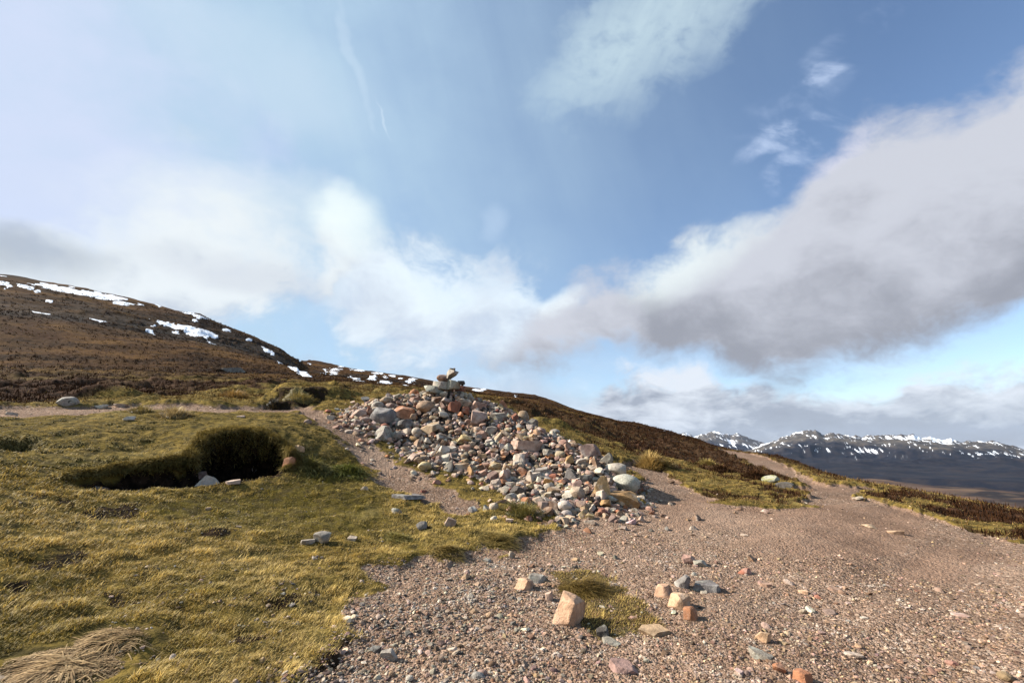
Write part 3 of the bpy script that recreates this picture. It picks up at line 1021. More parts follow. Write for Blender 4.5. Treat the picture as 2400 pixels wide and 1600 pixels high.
ICO = {k: ico(k) for k in (1, 2, 3, 4, 5)}
BOXN = np.array([(1, 0, 0), (-1, 0, 0), (0, 1, 0), (0, -1, 0), (0, 0, 1), (0, 0, -1)], float)


def rand_dirs(n, rng):
    v = rng.normal(size=(n, 3))
    return v / np.linalg.norm(v, axis=1, keepdims=True)


def rot_mat(axis, ang):
    return np.array(Matrix.Rotation(ang, 3, Vector(axis)))


def stone_shape(shape, rng, level):
    """Vertices of a stone filling the box -0.5..0.5."""
    v = ICO[level][0].copy()
    def cut(n, d):
        n = np.asarray(n, float) / np.linalg.norm(n)
        s = np.maximum(v @ n - d, 0)
        v[:] = v - np.outer(s, n)
    if shape == 'round':
        for n in rand_dirs(7, rng):
            cut(n, rng.uniform(0.72, 0.92))
    elif shape == 'block':
        for n in BOXN:
            cut(n + rng.normal(size=3) * 0.27, rng.uniform(0.46, 0.66))
        for n in rand_dirs(8, rng):
            cut(n, rng.uniform(0.58, 0.80))
    elif shape == 'wedge':
        a = rng.uniform(0, 6.28)
        for k in range(4):
            q = a + k * 1.57 + rng.normal() * 0.25
            cut((math.cos(q), math.sin(q), rng.uniform(0.22, 0.60)), rng.uniform(0.42, 0.60))
        cut((0, 0, -1), 0.55)
        for n in rand_dirs(4, rng):
            cut(n, rng.uniform(0.62, 0.85))
    elif shape == 'slab':
        cut((rng.normal() * 0.1, rng.normal() * 0.1, 1), 0.34)
        cut((rng.normal() * 0.1, rng.normal() * 0.1, -1), 0.36)
        for k in range(6):
            q = k * 1.05 + rng.normal() * 0.3
            cut((math.cos(q), math.sin(q), rng.normal() * 0.25), rng.uniform(0.55, 0.8))
        for n in rand_dirs(3, rng):
            cut(n, rng.uniform(0.6, 0.8))
    elif shape == 'prism':                  # a split block with one broad bright face
        for nx, ny, nz, d in ((-.62, -.75, .22, .40), (.88, -.40, .1, .46), (.2, .95, .1, .55), (-.9, .35, .2, .55), (0, .1, 1, .62), (-.4, -.3, .85, .62), (.5, -.1, .85, .60), (-.3, -.8, -.5, .58), (.2, -.9, .1, .50)):
            cut(np.array([nx, ny, nz]) + rng.normal(size=3) * 0.08, d * rng.uniform(0.92, 1.08))
    else:                                   # angular
        for n in rand_dirs(11, rng):
            cut(n, rng.uniform(0.38, 0.66))
    # surface relief
    for amp, fr in (((0.022, 2.8),) if level <= 2 else ((0.030, 2.8), (0.014, 7.0), (0.008, 16.0))):
        d = 0
        for k in range(4):
            w = rand_dirs(1, rng)[0] * fr * rng.uniform(0.7, 1.3)
            d = d + np.sin(v @ w + rng.uniform(0, 6.28))
        v *= (1 + amp * d / 2)[:, None]
    lo, hi = v.min(0), v.max(0)
    return (v - (lo + hi) / 2) / (hi - lo)


COLS = {
    'pale': ((0.50, 0.445, 0.365), 0.25), 'cream': ((0.53, 0.44, 0.33), 0.1), 'white': ((0.60, 0.565, 0.50), 0.15), 'lichen': ((0.47, 0.455, 0.385), 0.7), 'grey': ((0.30, 0.28, 0.25), 0.35), 'blue': ((0.235, 0.235, 0.235), 0.15),
    'dark': ((0.105, 0.10, 0.095), 0.2), 'pink': ((0.40, 0.275, 0.22), 0.0), 'palepink': ((0.52, 0.40, 0.33), 0.0), 'orange': ((0.43, 0.215, 0.12), 0.0), 'red': ((0.33, 0.15, 0.10), 0.0), 'tan': ((0.40, 0.30, 0.20), 0.15),
    'ochre': ((0.44, 0.29, 0.14), 0.1), 'yellow': ((0.47, 0.38, 0.21), 0.2), 'brown': ((0.215, 0.145, 0.10), 0.1), 'mauve': ((0.30, 0.225, 0.195), 0.0), 'peach': ((0.62, 0.43, 0.29), 0.0), 'olive': ((0.30, 0.30, 0.14), 0.5),
}
for q_ in COLS:
    c_, l_ = COLS[q_]
    COLS[q_] = (tuple(v_ * w_ for v_, w_ in zip(c_, (0.90, 0.80, 0.73))), l_)
CWORD = {'pale': 'pale grey-cream', 'cream': 'cream', 'white': 'whitish', 'lichen': 'lichen-spotted pale', 'grey': 'grey', 'blue': 'blue-grey', 'dark': 'dark grey', 'pink': 'pink', 'palepink': 'pale pink', 'orange': 'orange', 'red': 'rust-red',
         'tan': 'tan', 'ochre': 'ochre', 'yellow': 'yellowish', 'brown': 'brown', 'mauve': 'mauve', 'peach': 'peach-coloured'}
SWORD = {'round': 'rounded', 'block': 'blocky', 'wedge': 'wedge-shaped', 'slab': 'flat', 'angular': 'angular'}


def stone(name, center, dims, yaw, tilt, shape, colkey, seed, level, label, cat, group):
    rng = np.random.default_rng(seed)
    v = stone_shape(shape, rng, level) * np.asarray(dims)
    o = make_mesh(name, v, [ICO[level][1]], M_STONE, None, True)
    o.data.set_sharp_from_angle(angle=R(27))
    o.location = center
    o.rotation_euler = (tilt[0], tilt[1], yaw)
    base, lich = COLS[colkey]
    k = rng.uniform(0.84, 1.14)
    j = rng.normal(size=3) * 0.018
    o.color = (*[max(0.01, c * k * (1 + q)) for c, q in zip(base, j)], lich * rng.uniform(0.5, 1.3))
    tag(o, label, cat, group)
    return o


# --- the cairn's heap as a surface over the ground
def pr(px, r):
    a, _ = pix_dirs(px, 1050)
    return r * math.sin(a), r * math.cos(a)


foot = ground_poly([(792, 985), (830, 1008), (868, 1022), (930, 1050), (968, 1078), (1010, 1098), (1075, 1106), (1130, 1122), (1172, 1158), (1215, 1186), (1290, 1214), (1390, 1208), (1450, 1202), (1492, 1165)], ground_z)
foot += [pr(1490, 9.3), pr(1440, 10.0), pr(1360, 10.8), pr(1280, 11.6), pr(1190, 12.4), pr(1090, 13.0), pr(980, 13.1), pr(880, 12.9), pr(815, 12.3)]
CTRL = [(1046, 916, 11.2), (985, 926, 11.4), (935, 934, 11.5), (888, 944, 11.6), (850, 962, 11.3), (1105, 936, 11.2), (1160, 950, 11.1), (1215, 976, 10.8), (1262, 1006, 10.5), (1318, 1030, 10.2), (1385, 1058, 9.7), (1440, 1100, 9.2),
        (900, 990, 10.7), (1000, 995, 10.4), (1100, 1000, 10.2), (1000, 1050, 9.7), (1100, 1050, 9.5), (1190, 1040, 9.5), (1200, 1100, 8.75), (1290, 1100, 8.8), (1380, 1130, 8.5), (1300, 1160, 7.9), (1440, 1160, 8.2), (1390, 1175, 7.95)]
hx, hv = [], []
for i, (x, y) in enumerate(foot):
    hx.append((x, y)); hv.append(0.0)
    x2, y2 = foot[(i + 1) % len(foot)]
    hx.append(((x + x2) / 2, (y + y2) / 2)); hv.append(0.0)
for px, py, r in CTRL:
    a, te = pix_dirs(px, py)
    x, y = r * math.sin(a), r * math.cos(a)
    hx.append((x, y))
    hv.append(max(EYE + te * r - float(ground_z(x, y)[0]), 0.10))
cairn_fit = tps_fit(np.array(hx), np.array(hv), 1e-3)


def cairn_h(x, y):
    x, y = np.atleast_1d(np.asarray(x, float)), np.atleast_1d(np.asarray(y, float))
    h = np.zeros(x.shape)
    near_ = (x > -8) & (x < 6) & (y > 3) & (y < 16)
    if near_.any():
        q = np.stack([x[near_], y[near_]], 1)
        ins = sstep(poly_sd(q[:, 0], q[:, 1], foot), -0.05, 0.25)
        h[near_] = np.maximum(tps_eval(cairn_fit, q), 0.03) * ins
    return h


def cairn_z(x, y):
    return ground_z(x, y) + cairn_h(x, y)


# --- stones of the cairn that the photograph shows one by one: px, py, width, height, shape, colour, label
CAIRN = [
    (1031, 902, 30, 19, 'slab', 'lichen', 'pale lichen-covered slab forming the left half of the summit stack'),
    (1060, 902, 32, 20, 'block', 'lichen', 'pale lichen-covered block forming the right half of the summit stack'),
    (1081, 897, 16, 10, 'angular', 'dark', 'small dark stone on the right shoulder of the summit stack'),
    (1035, 886, 20, 14, 'round', 'pink', 'pinkish round stone on the summit stack, left of the topmost boulder'),
    (1060, 878, 26, 21, 'angular', 'grey', 'grey boulder on top of the summit stack'),
    (1047, 891, 12, 9, 'angular', 'brown', 'little brown wedge stone under the topmost boulder'),
    (1058, 866, 8, 6, 'angular', 'dark', 'tiny dark stone balanced on the very top of the cairn'),
    (1064, 865, 6, 6, 'angular', 'grey', 'tiny grey stone balanced on the very top of the cairn'),
    (1017, 914, 40, 16, 'slab', 'lichen', 'long pale slab sloping down left from the summit stack'),
    (1079, 913, 25, 22, 'block', 'red', 'rust-red block just under the right side of the summit stack'),
    (971, 920, 20, 17, 'round', 'orange', 'round orange-pink stone on the skyline left of the summit'),
    (989, 923, 13, 16, 'angular', 'pale', 'thin pale upright stone on the skyline left of the summit'),
    (907, 937, 32, 17, 'round', 'tan', 'long tan stone on the cairn\'s left skyline'),
    (935, 930, 18, 15, 'angular', 'grey', 'grey stone on the left skyline between the tan and pink stones'),
    (973, 938, 27, 18, 'slab', 'pink', 'flat pink stone below the round orange-pink stone on the skyline'),
    (1026, 938, 28, 17, 'block', 'brown', 'brown block below the long pale summit slab'),
    (998, 953, 43, 30, 'round', 'tan', 'big rounded tan-grey boulder below the summit'),
    (1088, 944, 42, 20, 'block', 'pale', 'pale slab with a dark front right below the summit'),
    (1065, 956, 30, 28, 'block', 'red', 'rust-red block, left one of the red pair below the summit'),
    (1092, 964, 22, 22, 'block', 'red', 'rust-red stone, right one of the red pair below the summit'),
    (1122, 951, 36, 22, 'slab', 'pink', 'broad pink stone right of the pale dark-fronted slab'),
    (1122, 982, 38, 42, 'block', 'palepink', 'tall pale pink slab standing upright in the cairn\'s upper face'),
    (1178, 950, 24, 25, 'wedge', 'orange', 'orange pointed stone on the right skyline of the cairn'),
    (947, 966, 50, 30, 'angular', 'orange', 'large orange-pink broken rock right of the blue-grey boulder'),
    (899, 977, 60, 44, 'round', 'blue', 'largest blue-grey boulder at the cairn\'s left end'),
    (840, 968, 38, 23, 'block', 'palepink', 'pale pink slab at the far left of the cairn'),
    (864, 966, 14, 22, 'block', 'red', 'narrow rust-red stone upright between pale pink slab and blue-grey boulder'),
    (885, 950, 27, 19, 'round', 'grey', 'grey stone resting behind the top of the blue-grey boulder'),
    (914, 952, 28, 16, 'angular', 'mauve', 'mauve stone above the blue-grey boulder'),
    (859, 937, 24, 17, 'angular', 'blue', 'blue-grey stone at the grass on the far left of the skyline'),
    (857, 984, 27, 14, 'round', 'mauve', 'low mauve stone at the left foot of the blue-grey boulder'),
    (949, 996, 44, 27, 'angular', 'blue', 'angular blue-grey rock leaning right of the big blue-grey boulder'),
    (899, 1015, 56, 34, 'wedge', 'grey', 'ribbed grey rock below the big blue-grey boulder'),
    (930, 1021, 24, 21, 'round', 'grey', 'smooth round grey stone right of the ribbed grey rock'),
    (952, 1012, 27, 17, 'angular', 'pale', 'pale stone between the round grey stone and the mottled rock'),
    (1010, 1003, 58, 30, 'angular', 'tan', 'mottled tan rock with dark underside in the middle of the left face'),
    (1043, 973, 26, 17, 'block', 'white', 'whitish block below the big rounded tan-grey boulder'),
    (1166, 977, 36, 20, 'slab', 'grey', 'sloping grey slab right of the tall pale pink slab'),
    (1149, 1009, 30, 22, 'block', 'grey', 'square grey stone below the tall pale pink slab'),
    (1086, 1030, 40, 25, 'angular', 'yellow', 'broad yellowish stone at the centre of the face'),
    (1073, 1010, 20, 17, 'block', 'pink', 'pink block above the broad yellowish stone'),
    (1118, 1008, 19, 17, 'angular', 'cream', 'cream stone left of the square grey stone'),
    (1038, 1027, 32, 20, 'angular', 'grey', 'dark-sided grey stone below the mottled tan rock'),
    (979, 1039, 24, 20, 'wedge', 'tan', 'pointed tan stone above the grassy pocket'),
    (995, 1093, 34, 22, 'round', 'yellow', 'rounded yellowish stone lowest on the left foot of the cairn'),
    (1080, 1095, 36, 18, 'slab', 'tan', 'long tan slab along the lower left foot'),
    (1160, 1098, 29, 26, 'angular', 'yellow', 'yellowish angular stone above the grass hump at the foot'),
    (1090, 1051, 26, 18, 'block', 'pink', 'pink stone under the broad yellowish stone'),
    (837, 1011, 17, 12, 'angular', 'mauve', 'little mauve stone lying on the track left of the ribbed rock'),
    (1226, 977, 28, 30, 'round', 'tan', 'round tan-grey boulder on the right skyline'),
    (1249, 992, 24, 22, 'angular', 'grey', 'grey stone right behind the round skyline boulder'),
    (1206, 978, 19, 21, 'angular', 'red', 'rust-red stone left of the round skyline boulder'),
    (1257, 1015, 20, 19, 'round', 'peach', 'peach-coloured round stone under the grey skyline stone'),
    (1233, 1027, 18, 13, 'angular', 'yellow', 'small lichen-yellow stone above the long pale-topped slab'),
    (1235, 1045, 72, 30, 'slab', 'palepink', 'longest slab of the right face, pale top and brown front'),
    (1383, 1057, 48, 32, 'block', 'mauve', 'mauve-grey block with a dark right face high on the right end'),
    (1300, 1014, 24, 17, 'round', 'grey', 'grey stone on the skyline beside the yellow grass strip'),
    (1216, 1077, 27, 26, 'block', 'white', 'whitish square block below the longest slab'),
    (1312, 1066, 26, 19, 'round', 'cream', 'cream rounded stone left of the brown-orange stone'),
    (1335, 1079, 22, 25, 'block', 'ochre', 'brown-orange block in the upper right face'),
    (1396, 1087, 28, 34, 'wedge', 'brown', 'brown upright stone under the mauve-grey block'),
    (1419, 1076, 36, 28, 'angular', 'grey', 'speckled grey rock right of the brown upright stone'),
    (1442, 1100, 50, 30, 'round', 'white', 'smooth whitish granite boulder, upper one at the right end'),
    (1466, 1134, 64, 42, 'round', 'lichen', 'largest whitish granite boulder, dark-spotted, at the right end'),
    (1410, 1144, 48, 52, 'wedge', 'ochre', 'big orange and cream wedge left of the largest granite boulder'),
    (1456, 1172, 74, 40, 'block', 'ochre', 'long ochre boulder at the lower right corner of the cairn'),
    (1243, 1122, 27, 34, 'wedge', 'tan', 'olive-tan wedge standing in the lower left face'),
    (1186, 1098, 22, 26, 'angular', 'tan', 'tan stone right of the yellowish angular stone'),
    (1268, 1105, 32, 20, 'slab', 'grey', 'grey slab right above the olive-tan wedge'),
    (1226, 1106, 26, 20, 'angular', 'orange', 'orange angular stone above the olive-tan wedge'),
    (1286, 1130, 26, 16, 'block', 'ochre', 'ochre block right of the olive-tan wedge'),
    (1315, 1132, 22, 16, 'angular', 'orange', 'orange stone between the ochre block and the grey-green wedge'),
    (1336, 1112, 34, 30, 'wedge', 'blue', 'grey-green wedge with a black split side'),
    (1300, 1118, 26, 16, 'angular', 'red', 'rust-red stone left of the grey-green wedge'),
    (1351, 1138, 24, 26, 'block', 'mauve', 'mauve block below the grey-green wedge'),
    (1372, 1122, 30, 22, 'slab', 'dark', 'dark slab lying between the grey-green wedge and the orange wedge'),
    (1215, 1151, 40, 26, 'angular', 'dark', 'cracked dark grey rock above the grass hump'),
    (1177, 1131, 24, 16, 'angular', 'orange', 'orange stone left of the cracked dark rock'),
    (1197, 1136, 23, 14, 'slab', 'pale', 'pale flat stone behind the cracked dark rock'),
    (1219, 1137, 19, 14, 'angular', 'white', 'white stone on top of the cracked dark rock'),
    (1324, 1187, 33, 26, 'round', 'white', 'white and pink rounded boulder at the front foot'),
    (1282, 1163, 22, 19, 'block', 'tan', 'tan block up left of the white and pink boulder'),
    (1265, 1172, 19, 15, 'round', 'cream', 'cream pebble-round stone at the front foot, left'),
    (1275, 1184, 28, 17, 'slab', 'mauve', 'mauve slab left of the grey-brown upright stone'),
    (1298, 1188, 23, 27, 'block', 'brown', 'grey-brown upright stone left of the white and pink boulder'),
    (1363, 1184, 22, 22, 'angular', 'palepink', 'pale pink stone right of the white and pink boulder'),
    (1408, 1201, 23, 19, 'angular', 'red', 'rust-red stone at the front foot below the long ochre boulder'),
    (1434, 1215, 21, 20, 'angular', 'mauve', 'pinkish brown stone lowest at the right foot'),
    (1324, 1222, 23, 18, 'block', 'cream', 'cream stone lying loose in front of the foot'),
    (1382, 1211, 23, 17, 'block', 'yellow', 'yellowish block at the front foot'),
    (1344, 1201, 19, 12, 'slab', 'grey', 'flat grey stone in front of the white and pink boulder'),
    (1452, 1203, 17, 12, 'angular', 'tan', 'small tan stone at the right front corner'),
    (1418, 1179, 28, 17, 'block', 'ochre', 'ochre stone tucked left of the long ochre boulder'),
    (1441, 1190, 25, 14, 'slab', 'pink', 'pink slab under the front of the long ochre boulder'),
    (1507, 1188, 20, 8, 'slab', 'white', 'flat whitish stone on the path in the shadow of the ochre boulder'),
    (1502, 1166, 15, 9, 'angular', 'pale', 'pale stone on the path right of the largest granite boulder'),
    (1304, 1222, 12, 10, 'round', 'mauve', 'small mauve stone left of the loose cream stone'),
    (1496, 1130, 14, 8, 'slab', 'grey', 'grey chip behind the largest granite boulder'),
]
G_CAIRN = 'stones piled on the cairn'
placed = []
STACK = 9            # the first ones stand in the free stack on the summit
for i, (px, py, w, h, shape, ck, label) in enumerate(CAIRN):
    if i < STACK:
        r = 11.15
    else:
        x, y, z = hit(px, py + h * 0.30, cairn_z, 5.0, 25.0, 1500)
        r = math.hypot(x, y)
    a, te = pix_dirs(px, py)
    a, te = float(a), float(te)
    c = (r * math.sin(a), r * math.cos(a), EYE + te * r)
    dep = math.sqrt(c[0] ** 2 + c[1] ** 2 + (c[2] - EYE) ** 2) * math.cos(math.atan(te) - PITCH) * math.cos(a) ** 0.7
    W, H = w / FPX * dep * 1.04, h / FPX * dep * 1.06
    if i < STACK:
        W, H = W * 1.14, H * 1.14
    D = (W * 0.55 + H * 0.55) if shape != 'slab' else W * 0.75
    rng = np.random.default_rng(900 + i)
    yaw = -a + rng.normal() * 0.10
    # stand a little behind the surface that was met
    if i >= STACK:
        c = (c[0] + math.sin(a) * D * 0.18, c[1] + math.cos(a) * D * 0.18, c[2])
    lev = 4 if w > 34 else 3
    stone('cairn_stone', c, (W, D, H), yaw, (rng.normal() * 0.05, rng.normal() * 0.06), shape, ck, 300 + i, lev, label, 'boulder' if w > 40 else 'stone', G_CAIRN)
    placed.append((c[0], c[1], c[2], 0.5 * max(W, H), px, py, label))

# --- more stones of the heap, each with what sets it apart
LANDMARK = [(1046, 905, 'the summit stack'), (899, 977, 'the big blue-grey boulder'), (947, 966, 'the large orange-pink rock'), (998, 953, 'the rounded tan boulder'), (1078, 958, 'the red pair'), (1122, 982, 'the tall pale pink slab'),
            (1178, 950, 'the orange skyline point'), (899, 1015, 'the ribbed grey rock'), (1010, 1003, 'the mottled tan rock'), (1086, 1030, 'the broad yellowish stone'), (995, 1093, 'the low rounded yellowish stone'),
            (1160, 1098, 'the yellowish angular stone'), (1226, 977, 'the round skyline boulder'), (1235, 1045, 'the longest slab'), (1383, 1057, 'the mauve-grey block'), (1335, 1079, 'the brown-orange block'),
            (1216, 1077, 'the whitish square block'), (1243, 1122, 'the olive-tan wedge'), (1336, 1112, 'the grey-green wedge'), (1410, 1144, 'the big orange wedge'), (1466, 1134, 'the largest granite boulder'),
            (1456, 1172, 'the long ochre boulder'), (1215, 1151, 'the cracked dark rock'), (1324, 1187, 'the white and pink boulder')]
fill_keys = ['pale', 'grey', 'pink', 'tan', 'mauve', 'white', 'orange', 'blue', 'red', 'cream', 'brown', 'ochre', 'palepink', 'dark', 'yellow']
fill_w = np.array([14, 15, 14, 11, 12, 7, 6, 4, 5, 7, 8, 3, 8, 4, 2], float)
fill_w /= fill_w.sum()
rng = np.random.default_rng(77)
fx_ = [p[0] for p in foot]
fy_ = [p[1] for p in foot]
fills = []
tries = 0
while len(fills) < 300 - len(CAIRN) and tries < 40000:
    tries += 1
    x, y = rng.uniform(min(fx_), max(fx_)), rng.uniform(min(fy_), max(fy_))
    if not in_poly(np.array([x]), np.array([y]), foot)[0]:
        continue
    z = float(cairn_z(x, y)[0])
    ppx, ppy = to_pix(x, y, z)
    # keep what faces the viewer: the ray must reach this point first
    q = hit(float(ppx), float(ppy), cairn_z, 5.0, 25.0, 500)
    if math.hypot(q[0] - x, q[1] - y) > 0.35:
        continue
    s = rng.uniform(0.13, 0.25) if len(fills) < 110 else rng.uniform(0.10, 0.19)
    if any((x - p[0]) ** 2 + (y - p[1]) ** 2 + (z - p[2]) ** 2 < (0.80 * (p[3] + s * 0.5)) ** 2 for p in placed):
        continue
    fills.append((x, y, z, s))
    placed.append((x, y, z, s * 0.5, float(ppx), float(ppy), None))
used = {}
rows = []
for i, (x, y, z, s) in enumerate(fills):
    rr = np.random.default_rng(5000 + i)
    ck = fill_keys[int(rr.choice(len(fill_keys), p=fill_w))]
    shape = ['angular', 'block', 'round', 'slab', 'wedge'][int(rr.choice(5, p=[0.36, 0.24, 0.16, 0.16, 0.08]))]
    px, py = (float(v) for v in to_pix(x, y, z))
    lm = sorted(LANDMARK, key=lambda q: (q[0] - px) ** 2 + (q[1] - py) ** 2)[0]
    ddx, ddy = px - lm[0], py - lm[1]
    if abs(ddx) > 2.2 * abs(ddy):
        where = 'right of' if ddx > 0 else 'left of'
    elif abs(ddy) > 2.2 * abs(ddx):
        where = 'below' if ddy > 0 else 'above'
    else:
        where = ('below right of' if ddx > 0 else 'below left of') if ddy > 0 else ('above right of' if ddx > 0 else 'above left of')
    rows.append([i, x, y, z, s, ck, shape, lm[2], where, math.hypot(ddx, ddy), px, py])
groups_ = {}
for q in rows:
    groups_.setdefault((q[5], q[6], q[7], q[8]), []).append(q)
for key, qs in groups_.items():
    qs.sort(key=lambda q: q[9])
    for n, q in enumerate(qs):
        i, x, y, z, s, ck, shape, lm, where, dd, px, py = q
        rr = np.random.default_rng(6000 + i)
        order = '' if len(qs) == 1 else [', the nearest to it', ', second nearest to it', ', third nearest to it', ', fourth nearest to it'][min(n, 3)]
        size = 'small ' if s < 0.12 else ('large ' if s > 0.19 else '')
        label = f'{size}{CWORD[ck]} {SWORD[shape]} stone {where} {lm}{order}'
        d = {'slab': (1.25, 1.0, 0.55), 'wedge': (0.95, 0.9, 1.05), 'block': (1.1, 0.9, 0.85), 'round': (1.1, 0.95, 0.85), 'angular': (1.15, 0.9, 0.85)}[shape]
        dims = [s * k * rr.uniform(0.85, 1.2) for k in d]
        stone('cairn_stone', (x, y, z + dims[2] * 0.18), dims, rr.uniform(0, 6.28), (rr.normal() * 0.3, rr.normal() * 0.3), shape, ck, 7000 + i, 3 if s > 0.13 else 2, label, 'stone', G_CAIRN)


# --- many stones in one mesh, for what nobody could count
def stone_field(pos, size, cols, level, rng, flat=0.7, shapes=14):
    proto = np.stack([stone_shape(['angular', 'block', 'angular', 'round'][k % 4], np.random.default_rng(40 + k), level) for k in range(shapes)])
    n = len(pos)
    pick = rng.integers(0, shapes, n)
    v = proto[pick]                                             # n, m, 3
    sc = size[:, None] * np.stack([rng.uniform(0.85, 1.35, n), rng.uniform(0.75, 1.1, n), flat * rng.uniform(0.7, 1.2, n)], 1)
    v = v * sc[:, None, :]
    tx, ty = rng.normal(size=n) * 0.35, rng.normal(size=n) * 0.35
    tz = rng.uniform(0, 6.283, n)
    def rot(v, i, j, a):
        c, s = np.cos(a)[:, None], np.sin(a)[:, None]
        vi, vj = v[..., i].copy(), v[..., j].copy()
        v[..., i], v[..., j] = vi * c - vj * s, vi * s + vj * c
    rot(v, 1, 2, tx); rot(v, 0, 2, ty); rot(v, 0, 1, tz)
    v += pos[:, None, :]
    m = proto.shape[1]
    f = (ICO[level][1][None] + (np.arange(n) * m)[:, None, None]).reshape(-1, 3)
    c = np.repeat(cols, m, axis=0)
    return v.reshape(-1, 3), f, c


def pick_cols(n, keys, weights, rng, vary=0.22):
    w = np.array(weights, float)
    k = rng.choice(len(keys), n, p=w / w.sum())
    base = np.array([COLS[q][0] for q in keys])[k]
    return np.clip(base * (1 + rng.normal(size=(n, 1)) * vary) * (1 + rng.normal(size=(n, 3)) * 0.05), 0.01, 0.75)


rng = np.random.default_rng(31)
NRUB = 4600
x = rng.uniform(min(fx_) - 0.3, max(fx_) + 0.4, NRUB * 3)
y = rng.uniform(min(fy_) - 0.5, max(fy_), NRUB * 3)
sd = poly_sd(x, y, foot)
keep = (sd > -0.04) | (rng.uniform(size=len(x)) < 0.5 * np.exp(np.minimum(sd, 0) * 3.2))
x, y = x[keep][:NRUB], y[keep][:NRUB]
z = cairn_z(x, y)
size = np.exp(rng.normal(math.log(0.088), 0.40, len(x))).clip(0.03, 0.16)
pos = np.stack([x, y, z + size * 0.02], 1)
rc = pick_cols(len(x), fill_keys, fill_w, rng)
rv, rf, rcol = stone_field(pos, size, rc, 2, rng, 0.75)
# grit under the stones, darkened to paint deeper shadow into the gaps
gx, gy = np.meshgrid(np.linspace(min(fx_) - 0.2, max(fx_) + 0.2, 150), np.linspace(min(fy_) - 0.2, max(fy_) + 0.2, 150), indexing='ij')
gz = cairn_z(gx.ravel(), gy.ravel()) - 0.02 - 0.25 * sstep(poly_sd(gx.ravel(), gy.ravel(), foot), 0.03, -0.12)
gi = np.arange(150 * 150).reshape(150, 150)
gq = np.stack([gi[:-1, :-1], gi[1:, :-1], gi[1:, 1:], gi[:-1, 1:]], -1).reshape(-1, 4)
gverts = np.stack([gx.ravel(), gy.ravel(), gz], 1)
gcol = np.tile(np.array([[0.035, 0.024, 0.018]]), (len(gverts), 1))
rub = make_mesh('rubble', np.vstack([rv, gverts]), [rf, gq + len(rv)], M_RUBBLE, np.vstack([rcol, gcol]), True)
rub.data.set_sharp_from_angle(angle=R(24))
tag(rub, kind='stuff')

